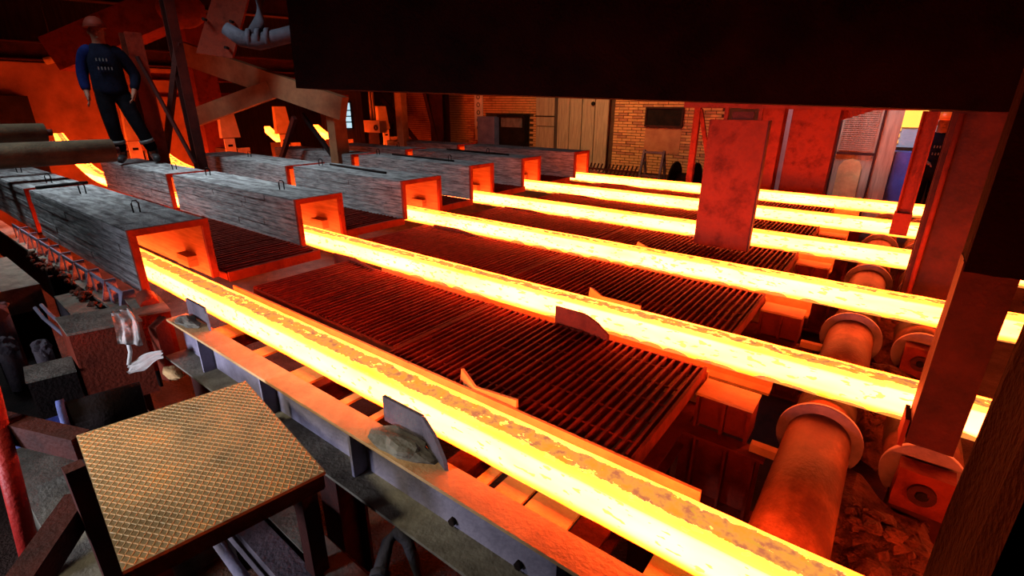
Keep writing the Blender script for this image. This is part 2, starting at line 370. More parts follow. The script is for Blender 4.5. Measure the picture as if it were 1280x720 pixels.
# ------------------------------------------------------------------ hoods over the strands
def hood(k, x0, x1, a, b, zt, zb, label, loops, seed):
    yc = YB[k] - .073; ya, yb = yc - a, yc + b; t = .035
    root = thing('insulated_hood', label, 'hood', ((x0 + x1) / 2, yc, zb), 'insulated hoods over the strands')
    m = MB(); L = x1 - x0; n = max(4, int(L / .12))
    # shell as an inverted U, outer skin slightly uneven
    def skin(inner):
        e = t if inner else 0
        return [(ya + e, zb), (ya + e, zt - e), (yb - e, zt - e), (yb - e, zb)]
    m.span((x0, ya, zb), (x1 - .012, ya + t * .6, zt)); m.span((x0, yb - t * .6, zb), (x1 - .012, yb, zt)); m.span((x0, ya, zt - t * .6), (x1 - .012, yb, zt))
    m.build('shell', 'hood', root)
    li = MB(); i = .022
    li.span((x0, ya + i, zb), (x1 - .01, ya + i + .012, zt - i)); li.span((x0, yb - i - .012, zb), (x1 - .01, yb - i, zt - i)); li.span((x0, ya + i, zt - i - .012), (x1 - .01, yb - i, zt - i))
    li.build('lining', 'lining', root)
    # thin course boards proud of the near side and of the top
    c = MB(); random.seed(seed); rows = 7; hh = (zt - zb) / rows
    for r in range(rows):
        x = x0
        while x < x1 - .05:
            l_ = min(random.uniform(.5, 1.1), x1 - .02 - x); p = random.uniform(.002, .008)
            c.span((x + .003, ya - p, zb + r * hh + .003), (x + l_ - .003, ya + .002, zb + (r + 1) * hh - .003)); x += l_
    for j in range(3):
        q = (yb - ya) / 3; x = x0
        while x < x1 - .05:
            l_ = min(random.uniform(.6, 1.4), x1 - .02 - x)
            c.span((x + .002, ya + j * q + .002, zt - .002), (x + l_ - .002, ya + (j + 1) * q - .002, zt + random.uniform(.001, .005))); x += l_
    c.bevel(.002); stuff(c.build('insulation_course', 'hood', root))
    # mouth rim
    for s in (x1,):
        rm = MB(); rm.span((s - .03, ya - .008, zb), (s, ya + t, zt + .008)); rm.span((s - .03, yb - t, zb), (s, yb + .008, zt + .008)); rm.span((s - .03, ya + t, zt - t), (s, yb - t, zt + .008))
        rm.build('mouth_rim', 'rust', root)
    # refractory bracket seen inside the mouth
    MB().span((x1 - .42, yb - .10, Z0 - .02), (x1 - .22, yb - .03, Z0 + .06)).bevel(.006).build('side_block', 'lining', root)
    for lx in loops:
        lp = MB(); lp.tube([(lx - .004, yc - .018, zt - .01), (lx - .004, yc - .020, zt + .07), (lx, yc - .010, zt + .09), (lx + .01, yc + .010, zt + .09), (lx + .014, yc + .020, zt + .07), (lx + .014, yc + .018, zt - .01)], .0055, 6)
        lp.build('lifting_loop', 'black', root)
    return root
HD = [  # strand, front x, seam, rear x, a, b, top, bottom, loops front, loops rear
    (0, -3.80, -6.40, -9.4, .25, .215, 1.555, 1.13, (-4.45, -5.75), (-6.9, -8.2)),
    (1, -4.10, -6.75, -9.3, .235, .22, 1.530, 1.12, (-4.75, -6.35), (-7.3,)),
    (2, -4.15, -6.30, -9.2, .29, .27, 1.545, 1.14, (-6.1,), (-8.0,)),
    (3, -4.39, -6.75, -9.2, .24, .22, 1.565, 1.14, (-5.0, -6.55), (-8.0,)),
    (4, -4.50, -6.95, -9.2, .25, .22, 1.55, 1.14, (-5.4,), (-7.6,)),
    (5, -4.36, -6.90, -9.2, .25, .22, 1.56, 1.14, (-5.6,), (-7.7,)),
]
for k, xf, xs, xr, a, b_, zt, zb, lf, lr in HD:
    hood(k, xs + .03, xf, a, b_, zt, zb, f'grey insulated hood with glowing mouth over the {ORD[k]} strand, front section', lf, k * 10 + 1)
    hood(k, xr, xs - .14, a, b_, zt - .01, zb, f'grey insulated hood over the {ORD[k]} strand, rear section behind the glowing gap', lr, k * 10 + 2)

# rods lying on the hoods
for k, xa, xb, lab in ((0, -6.45, -6.25, None), (2, -6.0, -4.75, 'thin dark rod lying on the hood of the third strand'), (3, -6.3, -4.9, 'thin dark rod lying on the hood of the fourth strand'), (4, -6.4, -4.95, 'thin dark rod lying on the hood of the fifth strand')):
    yc = YB[k] - .073; zt = HD[k][6] + .018
    if lab: tag(MB().cyl((xa, yc + .08, zt), (xb, yc - .02, zt), .013, 8).build('iron_rod', 'black'), lab, 'rod')
    else: tag(MB().cyl((-6.36, yc - .20, zt), (-6.42, yc + .2, zt), .016, 8).build('iron_bar', 'black'), 'short dark bar lying across the joint of the nearest hood', 'bar')

# ------------------------------------------------------------------ grates between the strands
def grate(k, x0, x1, y0, y1, z, label, cover=None, pitch=.042):
    root = thing('floor_grate', label, 'grate', ((x0 + x1) / 2, (y0 + y1) / 2, z - .06), 'slatted grates between the strands')
    n = int((x1 - x0) / pitch); first = None
    org = V(root['_o'])
    for i in range(n):
        x = x0 + (i + .5) * (x1 - x0) / n
        dy = 0.0
        if first is None:
            first = MB().span((-.0055, y0 + .006 - org.y, -.022), (.0055, y1 - .006 - org.y, .022)).build('slat', 'slat', None, base=(0, 0, 0))
            first.parent = root; o = first
        else: o = first.copy(); COL.objects.link(o)
        o.location = (x - org.x, random.uniform(-.006, .006), z - .022 - org.z + random.uniform(-.003, .003)); o.rotation_euler = (0, random.uniform(-.06, .06), random.uniform(-.004, .004))
    for j in range(5):
        y = y0 + (j + .7) * (y1 - y0) / 5.4
        MB().cyl((x0, y, z - .016), (x1, y, z - .016), .005, 6).build('cross_rod', 'slat', root)
    for a, b in (((x0 - .014, y0, z - .07), (x0, y1, z + .004)), ((x1, y0, z - .07), (x1 + .014, y1, z + .004))):
        MB().span(a, b).build('end_bar', 'rust', root)
    for y in (y0, y1):
        MB().span((x0, y - .008, z - .06), (x1, y + .004, z - .005)).build('side_bar', 'rust', root)
    return root
BETW = ['between the nearest and second billets', 'between the second and third billets', 'between the third and fourth billets', 'between the fourth and fifth billets', 'between the fifth and farthest billets']
for k in range(5):
    a, b = YB[k], YB[k + 1] - BW
    if k == 0:
        grate(0, -3.50, -1.97, a + .245, b - .10, 1.085, 'left panel of the rusty slatted grate ' + BETW[0])
        grate(0, -1.94, -.57, a + .185, b - .10, 1.085, 'right panel of the rusty slatted grate ' + BETW[0])
    else:
        grate(k, -3.95, -2.2, a + .20, b - .09, 1.085, 'left panel of the rusty slatted grate ' + BETW[k])
        grate(k, -2.17, -.57, a + .185, b - .09, 1.085, 'right panel of the rusty slatted grate ' + BETW[k])
    # decks beside the hoods
    xe = (-3.78, -4.2, -4.35, -4.45, -4.45)[k]
    grate(k, xe - 2.2, xe, a + .2, b - .2, 1.15, 'dark slatted deck beside the hoods ' + BETW[k], pitch=.06)

# long steel guide rails beside each strand
for k in range(6):
    yb = YB[k]; yf = yb - BW
    r = thing('strand_rail', f'low red-hot lit steel rail along the back of the {ORD[k]} billet', 'rail', (-1.8, yb + .15, .86))
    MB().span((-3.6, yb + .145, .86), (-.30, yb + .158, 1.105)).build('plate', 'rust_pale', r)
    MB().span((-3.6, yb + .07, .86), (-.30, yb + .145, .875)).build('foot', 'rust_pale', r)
    if k:
        r = thing('strand_rail', f'steel rail along the front of the {ORD[k]} billet', 'rail', (-1.8, yf - .08, .86))
        MB().span((-3.6, yf - .085, .86), (-.55, yf - .072, 1.055)).build('plate', 'rust_pale', r)
        MB().span((-3.6, yf - .07, .86), (-.55, yf - .005, .875)).build('foot', 'rust_pale', r)

# cross beams and legs carrying rails and grates
for i, x in enumerate((-3.45, -2.35, -1.25, -.62)):
    lab = ('leftmost', 'second', 'third', 'rightmost')[i] + ' rusty cross beam under the grates and billets'
    r = thing('cross_beam', lab, 'beam', (x, 3, .0))
    MB().ibeam((x, -.18, .79), (x, 6.75, .79), .12, .13, .014).build('girder', 'rust', r)
    for y in (.62, 3.2, 5.8):
        MB().ibeam((x, y, 0), (x, y, .725), .12, .12, .014).build('leg', 'rust_dark', r)

# ------------------------------------------------------------------ front girder beside the nearest strand
FX0, FX1 = -3.33, .19
g = thing('front_girder', 'long dusty steel girder beside the nearest billet, top flange lit orange', 'girder', (-1.4, -.3, .8))
MB().span((FX0, -.375, 1.085), (FX1, -.262, 1.10)).bevel(.003).build('top_flange', 'rust_pale', g)
MB().span((FX0, -.305, .872), (FX1, -.290, 1.085)).build('web', 'lilac', g)
MB().span((FX0, -.43, .858), (FX1, -.24, .872)).bevel(.003).build('bottom_flange', 'dust', g)
for x in (-2.93, -2.24, -1.53, -.55, .1):
    MB().span((x - .008, -.372, .872), (x + .008, -.305, 1.085)).build('stiffener', 'lilac', g)
for x in (-1.02, -.72):
    MB().cyl((x, -.322, .90), (x, -.304, .90), .016, 6).build('bolt', 'black', g)
for x in (-3.0, -1.7, -.2):
    MB().ibeam((x, -.33, 0), (x, -.33, .858), .14, .14, .014).build('leg', 'rust_dark', g)
# flat bars bridging girder and billet
for i, (x, wd) in enumerate(((-3.05, .20), (-2.62, .10), (-2.20, .17), (-1.83, .05), (-1.62, .04), (-.98, .05), (-.86, .12), (-.70, .17), (-.28, .14))):
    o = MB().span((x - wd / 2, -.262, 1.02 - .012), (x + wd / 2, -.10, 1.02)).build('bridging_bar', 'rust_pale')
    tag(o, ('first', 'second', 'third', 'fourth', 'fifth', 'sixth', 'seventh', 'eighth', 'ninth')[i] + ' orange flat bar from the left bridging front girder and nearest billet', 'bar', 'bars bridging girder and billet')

# guide horns
def horn(label, pts, th, zb, mt, cat='guide'):
    """pts: (x, y, z top) along the plate; a bent plate with chamfered end"""
    m = MB()
    for (xa, ya, za), (xb, yb, zb_) in zip(pts, pts[1:]):
        d = V((xb - xa, yb - ya, 0)).normalized(); nrm = V((-d.y, d.x, 0)) * th
        m.prism([(xa, ya, zb), (xb, yb, zb), (xb, yb, zb_), (xa, ya, za)], nrm)
    return tag(m.build('guide_plate', mt), label, cat, 'bent guide plates beside the billets')
def horn2(name, label, plate, wing, zb, mt):
    r = thing(name, label, 'guide', (plate[0][0], plate[0][1], zb), 'bent guide plates beside the billets')
    m = MB(); m.prism([(x, y, z) for x, y, z in plate], (0, .014, 0)); m.build('plate', mt, r)
    m = MB(); m.prism([(x, y, z) for x, y, z in wing], (.012, .008, 0)); m.build('wing', mt, r)
    return r
r = horn2('guide_plate', 'dusty grey bent guide plate on the front girder near the tread plate', [(-1.47, -.235, 1.10), (-1.24, -.235, 1.10), (-1.24, -.235, 1.215), (-1.47, -.235, 1.215)],
      [(-1.24, -.235, 1.10), (-1.06, -.30, 1.10), (-1.07, -.296, 1.135), (-1.15, -.267, 1.195), (-1.24, -.235, 1.215)], 1.10, 'grey')
d = MB(); d.ball((-1.29, -.30, 1.10), 1, 3, (.155, .066, .035), .4, 3)
stuff(d.build('dust_heap', 'dust', r))
r = horn2('guide_plate', 'dusty grey guide plate at the left end of the front girder', [(-3.30, -.26, 1.10), (-3.05, -.26, 1.10), (-3.05, -.26, 1.205), (-3.30, -.26, 1.205)],
      [(-3.05, -.26, 1.10), (-2.95, -.29, 1.10), (-2.95, -.29, 1.14), (-3.0, -.275, 1.19), (-3.05, -.26, 1.205)], 1.10, 'grey')
stuff(MB().ball((-3.17, -.315, 1.10), 1, 3, (.12, .05, .025), .4, 5).build('dust_heap', 'dust', r))
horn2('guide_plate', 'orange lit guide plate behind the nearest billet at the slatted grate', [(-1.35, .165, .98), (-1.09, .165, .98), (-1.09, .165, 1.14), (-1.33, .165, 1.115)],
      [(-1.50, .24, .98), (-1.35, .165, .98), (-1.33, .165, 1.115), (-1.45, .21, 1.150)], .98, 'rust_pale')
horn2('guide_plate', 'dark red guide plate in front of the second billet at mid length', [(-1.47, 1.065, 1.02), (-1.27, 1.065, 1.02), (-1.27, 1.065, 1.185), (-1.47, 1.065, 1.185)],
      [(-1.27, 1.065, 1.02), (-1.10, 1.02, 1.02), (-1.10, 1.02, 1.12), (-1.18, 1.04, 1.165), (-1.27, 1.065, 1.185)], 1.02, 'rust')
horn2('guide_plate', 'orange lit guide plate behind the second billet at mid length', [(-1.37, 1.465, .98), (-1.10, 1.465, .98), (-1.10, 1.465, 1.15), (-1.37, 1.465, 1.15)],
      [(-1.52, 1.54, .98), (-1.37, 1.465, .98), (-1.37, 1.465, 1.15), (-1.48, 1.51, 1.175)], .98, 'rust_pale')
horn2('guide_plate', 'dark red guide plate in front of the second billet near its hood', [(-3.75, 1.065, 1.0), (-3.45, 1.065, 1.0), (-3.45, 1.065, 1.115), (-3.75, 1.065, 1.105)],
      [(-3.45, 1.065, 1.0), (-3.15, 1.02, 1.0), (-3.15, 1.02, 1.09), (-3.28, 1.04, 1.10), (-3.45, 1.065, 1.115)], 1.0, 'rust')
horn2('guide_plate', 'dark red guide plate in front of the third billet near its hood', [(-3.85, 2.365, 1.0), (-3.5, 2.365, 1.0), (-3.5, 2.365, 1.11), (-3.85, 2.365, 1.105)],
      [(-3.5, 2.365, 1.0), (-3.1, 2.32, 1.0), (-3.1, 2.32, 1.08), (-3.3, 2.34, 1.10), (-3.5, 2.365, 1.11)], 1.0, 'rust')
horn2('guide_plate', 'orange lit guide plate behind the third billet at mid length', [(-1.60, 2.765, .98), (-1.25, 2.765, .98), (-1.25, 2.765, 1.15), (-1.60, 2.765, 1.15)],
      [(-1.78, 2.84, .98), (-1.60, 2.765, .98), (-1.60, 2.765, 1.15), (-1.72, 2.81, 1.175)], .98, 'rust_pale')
for k, lo in ((3, 'fourth'), (4, 'fifth'), (5, 'farthest')):
    yy = YB[k] - BW - .089
    horn2('guide_plate', f'dark red guide plate in front of the {lo} billet near its hood', [(-3.9, yy, 1.0), (-3.5, yy, 1.0), (-3.5, yy, 1.10), (-3.9, yy, 1.095)],
          [(-3.5, yy, 1.0), (-3.1, yy - .045, 1.0), (-3.1, yy - .045, 1.08), (-3.3, yy - .025, 1.09), (-3.5, yy, 1.10)], 1.0, 'rust')

# ------------------------------------------------------------------ rolls carrying the billets at the right
def roll(k, x, label, zc=.925, r=.126, fr=.168):
    y1 = YB[k] - BW - .15 if k else -.30
    yb = YB[k - 1] + .02 if k else -1.0
    root = thing('carrying_roll', label, 'roll', (x, (y1 + yb) / 2, zc - fr), 'carrying rolls under the billets')
    b = MB().cyl((x, yb, zc), (x, y1, zc), r, 40); b.build('barrel', 'roll', root)
    b = MB().ring((x, y1, zc), (x, y1 + .022, zc), fr, r - .02, 44); b.build('flange', 'flange', root)
    b = MB().cyl((x, y1 + .035, zc), (x, YB[k] + .02, zc), r * .98, 32); b.build('neck', 'roll', root)
    return root
for k in range(1, 6):
    roll(k, -.045 + .012 * k, f'rusty carrying roll with raised flange in front of the {ORD[k]} billet')
# second line of rolls with bearing housings
for k in range(1, 6):
    x = .335; y = YB[k] - BW - .15; zc = .925
    root = thing('end_roll', f'end roll with bearing block under the {ORD[k]} billet at the right', 'roll', (x, y, .5), 'end rolls with bearing blocks')
    MB().cyl((x, y, zc), (x, YB[k] + .05, zc), .135, 36).build('barrel', 'roll', root)
    MB().ring((x, y - .03, zc), (x, y, zc), .14, .05, 36).build('flange', 'flange', root)
    hb = MB().span((x - .085, y - .14, zc - .09), (x + .085, y - .05, zc + .085)).bevel(.012).rough(.006, 14, 2); hb.build('bearing_block', 'rust', root)
    MB().ring((x, y - .155, zc), (x, y - .14, zc), .045, .022, 20).build('bearing_cap', 'rust_dark', root)
    MB().cyl((x, y - .16, zc), (x, y - .05, zc), .018, 10).build('shaft_end', 'black', root)
    MB().span((x - .09, y - .13, .0), (x + .09, y - .03, zc - .09)).build('pedestal', 'rust_dark', root)

# brackets and stiffened beams between grate and rolls
for k in range(0, 5):
    yA, yB = YB[k] + .25, YB[k + 1] - BW - .10
    rt = thing('support_frame', f'rusty stiffened support beam {BETW[k]} right of the grate', 'support beam', (-.3, yB, .0), 'support beams right of the grates')
    MB().span((-.58, yB - .20, .50), (-.22, yB - .185, .84)).build('web', 'rust', rt)
    MB().span((-.60, yB - .26, .84), (-.20, yB - .17, .855)).build('top_plate', 'rust', rt)
    MB().span((-.60, yB - .28, .485), (-.20, yB - .17, .50)).build('bottom_plate', 'rust', rt)
    for x in (-.50, -.36, -.24):
        MB().span((x - .006, yB - .26, .50), (x + .006, yB - .20, .84)).build('stiffener', 'rust', rt)
    MB().span((-.62, yB - .18, .0), (-.18, yB - .15, .485)).build('base_wall', 'rust_dark', rt)
    bx = thing('channel_bracket', f'short upright channel bracket {BETW[k]} at the grate end', 'bracket', (-.42, yB - .05, .855), 'channel brackets at the grate ends')
    MB().span((-.53, yB - .15, .858), (-.30, yB - .14, 1.03)).build('back_plate', 'rust', bx)
    MB().span((-.54, yB - .19, 1.03), (-.29, yB - .02, 1.042)).bevel(.003).build('cap_plate', 'rust_pale', bx)
    for x in (-.53, -.41, -.30):
        MB().span((x - .007, yB - .19, .858), (x + .007, yB - .03, 1.03)).build('rib', 'rust', bx)
    lg = MB().span((-.27, yB - .23, .86), (-.14, yB - .19, .90)); tag(lg.build('lug_plate', 'rust_pale'), f'small drilled lug plate {BETW[k]} beside the roll', 'plate', 'lug plates beside the rolls')

# rubble of fallen scale
for i, (x, y, n) in enumerate(((.2, .6, 150), (.2, 1.95, 120), (.25, 3.2, 80))):
    b = MB()
    for j in range(n):
        px, py = x + random.gauss(0, .09), y + random.gauss(0, .17)
        s = random.uniform(.008, .035); b.ball((px, py, .80 + .12 * math.exp(-((px - x) ** 2 + (py - y) ** 2) / .02) + random.uniform(-.02, .02)), s, 1, (1, 1, .6), .9, j)
    b.ball((x, y, .66), 1, 4, (.24, .42, .22), .5, i + 11)
    tag(b.build('scale_rubble', 'rubble'), f'heap of flaky red scale rubble {BETW[i]} by the end roll', 'rubble', kind='stuff')
for k in range(3):
    tag(MB().span((.05, YB[k] + .2, 0), (.55, YB[k + 1] - .34, .46)).build('concrete_plinth', 'rust_dark'), f'dark plinth under the rubble {BETW[k]}', 'plinth')

# ------------------------------------------------------------------ overhead beam, hanging plate, posts at the right
b = MB(); p0, p1 = V((-2.995, .48, 2.41)), V((.62, 3.20, 2.288))
d = (p1 - p0).normalized(); h = V((0, 0, 1)); h = (h - d * h.dot(d)).normalized(); nrm = d.cross(h); nrm = nrm if nrm.y > 0 else -nrm
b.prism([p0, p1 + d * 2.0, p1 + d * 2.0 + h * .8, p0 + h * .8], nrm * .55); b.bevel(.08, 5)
tag(b.build('box_girder', 'soot_shade'), 'huge black box girder across the top of the view', 'girder')
tag(MB().span((-1.6, 3.25, 2.30), (.5, 3.5, 2.36)).build('hanger_rail', 'rust'), 'flat red rail under the black girder above the hanging plate', 'rail')
s = thing('hanging_plate', 'tall red steel heat plate standing on the grate under the black girder', 'heat plate', (-1.15, 3.37, 1.10))
MB().prism([(-1.395, 3.35, 1.10), (-.925, 3.35, 1.10), (-.925, 3.35, 2.205), (-1.395, 3.35, 2.205)], (0, .055, 0)).bevel(.004).build('plate', 'rust', s)
for x in (-1.27, -1.0):
    MB().span((x - .015, 3.36, 2.205), (x + .015, 3.39, 2.30)).build('hanger', 'rust', s)
MB().span((-1.22, 3.365, 2.21), (-1.05, 3.39, 2.27)).build('cross_tie', 'rust_dark', s)
MB().span((-.927, 3.342, 1.10), (-.915, 3.41, 2.205)).build('edge_strip', 'rust_dark', s)

r = thing('roll_girder', 'red steel girder crossing over the right ends of the billets', 'girder', (.25, 4, 2.27))
MB().ibeam((.25, 4.0, 2.40), (.25, 7.2, 2.40), .30, .24, .02).build('girder', 'rust_dark', r)
r = thing('hanging_post', 'slim red post hanging over the fourth and fifth billets', 'post', (.12, 4.5, 1.2))
MB().ibeam((.115, 4.5, 1.40), (.115, 4.5, 2.28), .12, .12, .012, up=(1, 0, 0)).build('post', 'rust', r)
MB().span((.048, 4.43, 1.20), (.182, 4.57, 1.40)).build('foot_block', 'rust', r)
r = thing('wide_post', 'broad dark red post behind the third billet at the right', 'post', (.3, 3.2, .9))
MB().ibeam((.38, 3.2, .92), (.38, 3.2, 2.29), .36, .22, .02, up=(0, 1, 0)).build('post', 'rust_dark', r)
MB().cyl((.24, 3.06, .95), (.24, 3.06, 2.28), .015, 8).build('conduit', 'rust', r)
MB().span((.12, 3.0, .88), (.52, 3.4, .92)).build('base_plate', 'rust_dark', r)
r = thing('round_post', 'scabby red post standing on the end roll at the second billet', 'post', (.315, 1.0, 1.06))
c = MB().beam((.325, .98, 1.80), (.325, .98, 3.2), .16, .16, up=(1, 0, 0)).bevel(.03, 3).rough(.004, 18, 3); c.build('column', 'soot_shade', r)  # upper stretch coloured darker for the shade under the girder
c = MB().beam((.315, .98, 1.10), (.315, .98, 1.83), .145, .145, up=(1, 0, 0)).bevel(.04, 3).rough(.005, 16, 4); c.build('sleeve', 'rust_dark', r)  # lower stretch of the same post, coloured redder where the strands light it
MB().span((.225, .92, 1.07), (.24, 1.05, 1.19)).build('side_lug', 'rust', r)
tag(MB().cyl((.50, 2.0, .6), (.50, 2.0, 2.3), .022, 10).build('thin_post', 'black'), 'thin black upright rod between the dark posts at far right', 'rod')
c = MB().span((.215, -.50, 0), (.60, -.20, 3.2)).bevel(.03, 2).rough(.012, 9, 5)
tag(c.build('near_column', 'soot_shade'), 'black encrusted column closest to the camera at the right edge', 'column')

# ------------------------------------------------------------------ left foreground: tread plate and machinery
P = [V((-2.30, -1.045, 1.125)), V((-2.19, -.45, 1.125)), V((-1.365, -.577, 1.125)), V((-1.455, -1.145, 1.125))]
r = thing('tread_plate', 'rust-stained diamond tread plate platform at lower left', 'platform', (-1.8, -.8, 1.05))
MB().prism(P, (0, 0, -.012)).build('plate', 'tread_base', r)
b = MB(); ex, ey = (P[3] - P[0]), (P[1] - P[0])
def inside(u, v): return P[0] + (P[3] - P[0]) * u * (1 - v) + (P[1] - P[0]) * v * (1 - u) + (P[2] - P[0]) * u * v
nn = 23
for fam in (0, 1):
    for i in range(-nn, nn + 1):
        c = i / nn
        # lines u - v = c or u + v = c + 1
        pts = [(max(0, c), max(0, -c)), (min(1, 1 + c), min(1, 1 - c))]; pts = [(.006 + .988 * u, .006 + .988 * v) for u, v in pts]
        if fam: pts = [(1 - u, v) for u, v in pts]
        (u0, v0), (u1, v1) = pts
        if abs(u1 - u0) < .03: continue
        n_ = 6
        for s_ in range(n_):
            a = inside(u0 + (u1 - u0) * s_ / n_, v0 + (v1 - v0) * s_ / n_); e = inside(u0 + (u1 - u0) * (s_ + 1) / n_, v0 + (v1 - v0) * (s_ + 1) / n_)
            dd = (e - a).normalized(); sd = V((-dd.y, dd.x, 0)) * .0024
            vs = [b.bm.verts.new(q) for q in (a - sd, a + sd, e + sd, e - sd)]
            tp = [b.bm.verts.new(q + V((0, 0, .0016))) for q in (a - sd * .5, a + sd * .5, e + sd * .5, e - sd * .5)]
            b.bm.faces.new(tp)
            for q in range(4): b.bm.faces.new((vs[q], vs[(q + 1) % 4], tp[(q + 1) % 4], tp[q]))
stuff(b.build('tread_rib', 'tread_rib', r))
for i in range(4):
    a, e = P[i], P[(i + 1) % 4]; inn = V((0, 0, -.045))
    cen = (P[0] + P[2]) / 2; sh = lambda q: q + (cen - q) * .03
    MB().beam(sh(a) + inn, sh(e) + inn, .012, .06).build('edge_bar', 'black', r)
tag(MB().span((-2.25, -1.12, 0), (-2.19, -1.06, 1.05)).build('platform_leg', 'rust_dark'), 'dark leg under the left corner of the tread plate', 'leg')
tag(MB().span((-1.52, -1.10, 0), (-1.46, -1.04, 1.05)).build('platform_leg', 'rust_dark'), 'dark leg under the near corner of the tread plate', 'leg')
tag(MB().span((-2.22, -.53, 0), (-2.16, -.47, 1.05)).build('platform_leg', 'rust_dark'), 'dark leg under the far corner of the tread plate', 'leg')
tag(MB().span((-1.46, -.66, 0), (-1.40, -.60, 1.05)).build('platform_leg', 'rust_dark'), 'dark leg under the right corner of the tread plate', 'leg')
# frames left of the plate
tag(MB().beam((-2.32, -1.03, 1.06), (-2.95, -1.28, 1.06), .07, .10).build('frame_bar', 'rust_dark'), 'dusty flat bar running left from the tread plate corner', 'bar')
tag(MB().beam((-2.36, -1.09, .80), (-2.0, -1.35, .80), .09, .10).build('frame_bar', 'rust_dark'), 'dusty lower frame bar beneath the tread plate left edge', 'bar')
tag(MB().beam((-3.0, -1.05, .55), (-2.0, -1.22, .40), .22, .05).build('dusty_slab', 'dust'), 'dusty sloping slab in the shadow left of the tread plate', 'slab')
tag(MB().cyl((-2.40, -1.30, .40), (-2.72, -1.19, 1.30), .034, 14).build('red_pipe', 'redlit'), 'slanting glossy red lit pipe at the lower left corner', 'pipe')

# reddish gear box and neighbours
def crate(name, label, P8, mt, top=None, cat='gear box'):
    """oriented box: corner c, edge vectors"""
    c, ex, ey, ez = [V(q) for q in P8]
    r = thing(name, label, cat, c + (ex + ey) / 2)
    MB().prism([c, c + ex, c + ex + ey, c + ey], ez).bevel(.006).build('casing', mt, r)
    e1 = ex * .02; e2 = ey * .02
    MB().prism([c + ez - e1 - e2, c + ez + ex + e1 - e2, c + ez + ex + ey + e1 + e2, c + ez + ey - e1 + e2], ez.normalized() * .014).bevel(.003).build('lid', top or 'dust', r)
    return r
g1 = crate('gear_box', 'large red-sided gear box with dusty grey lid left of the strand', ((-3.50, -.80, .62), (.09, .32, 0), (-.33, .02, 0), (0, 0, .48)), 'rust')
crate('gear_box', 'small red-sided box with drilled grey lid below the nearest hood mouth', ((-3.50, -.47, .72), (.05, .16, 0), (-.36, .05, 0), (0, 0, .38)), 'rust')
crate('gear_box', 'low dusty box with dark hollow side left of the large gear box', ((-3.55, -1.02, .52), (.05, .2, 0), (-.22, .03, 0), (0, 0, .36)), 'black')
m = thing('drive_motor', 'dark cylindrical drive motor with blue shaft left of the tread plate', 'motor', (-2.9, -.9, .7))
MB().cyl((-2.97, -.98, .86), (-2.90, -.68, .86), .10, 24).build('body', 'black', m)
MB().cyl((-3.0, -1.22, .86), (-2.972, -.985, .86), .045, 16).build('shaft', 'blue_dim', m)
MB().cyl((-2.975, -1.0, .86), (-2.97, -.97, .86), .115, 24).build('end_ring', 'blue_dim', m)
MB().span((-3.05, -.98, .40), (-2.85, -.68, .77)).build('foot', 'black', m)

# rag
def rag(label, Lp, Rp, seed):
    bm = bmesh.new(); rows = []; n = 10; m = 12
    def at(pl, t):
        q = t * (len(pl) - 1); i_ = min(int(q), len(pl) - 2); return V(pl[i_]).lerp(V(pl[i_ + 1]), q - i_)
    for i_ in range(m):
        t = i_ / (m - 1); a, e = at(Lp, t), at(Rp, t)
        rows.append([bm.verts.new(a.lerp(e, j_ / (n - 1)) + V((.6, -.75, .3)) * (.010 * math.sin(j_ * 1.5 + seed + t * 2) + .010 * noise.noise(V((t * 4, j_ * .5, seed)))) + V((0, 0, .012 * noise.noise(V((j_ * .8, seed, t * 3)))))) for j_ in range(n)])
    for A, B in zip(rows, rows[1:]):
        for j_ in range(n - 1):
            f = bm.faces.new((A[j_], A[j_ + 1], B[j_ + 1], B[j_])); f.smooth = True
    bmesh.ops.solidify(bm, geom=bm.faces[:], thickness=.004)
    bb = MB(); bb.bm.free(); bb.bm = bm
    return tag(bb.build('rag', 'cloth'), label, 'rag')
rag('crumpled white rag draped over the red gear box', [(-3.62, -.56, 1.13), (-3.42, -.60, 1.138), (-3.392, -.612, 1.07), (-3.37, -.625, 1.02)], [(-3.62, -.47, 1.13), (-3.385, -.50, 1.138), (-3.350, -.51, 1.08), (-3.31, -.53, .99)], 1)
rag('dirty white rag fallen below the red gear box', [(-3.386, -0.603, 0.873), (-3.349, -0.558, 0.909), (-3.296, -0.503, 0.941), (-3.241, -0.458, 0.95)], [(-3.35, -0.625, 0.826), (-3.287, -0.568, 0.844), (-3.246, -0.514, 0.893), (-3.209, -0.476, 0.915)], 4)
b = MB().tube([(-3.406, -0.568, 1.038), (-3.367, -0.58, 0.95), (-3.359, -0.606, 0.879)], .011, 8)
tag(b.build('rag_strip', 'cloth'), 'thin pale twisted strip hanging under the draped rag', 'rag')
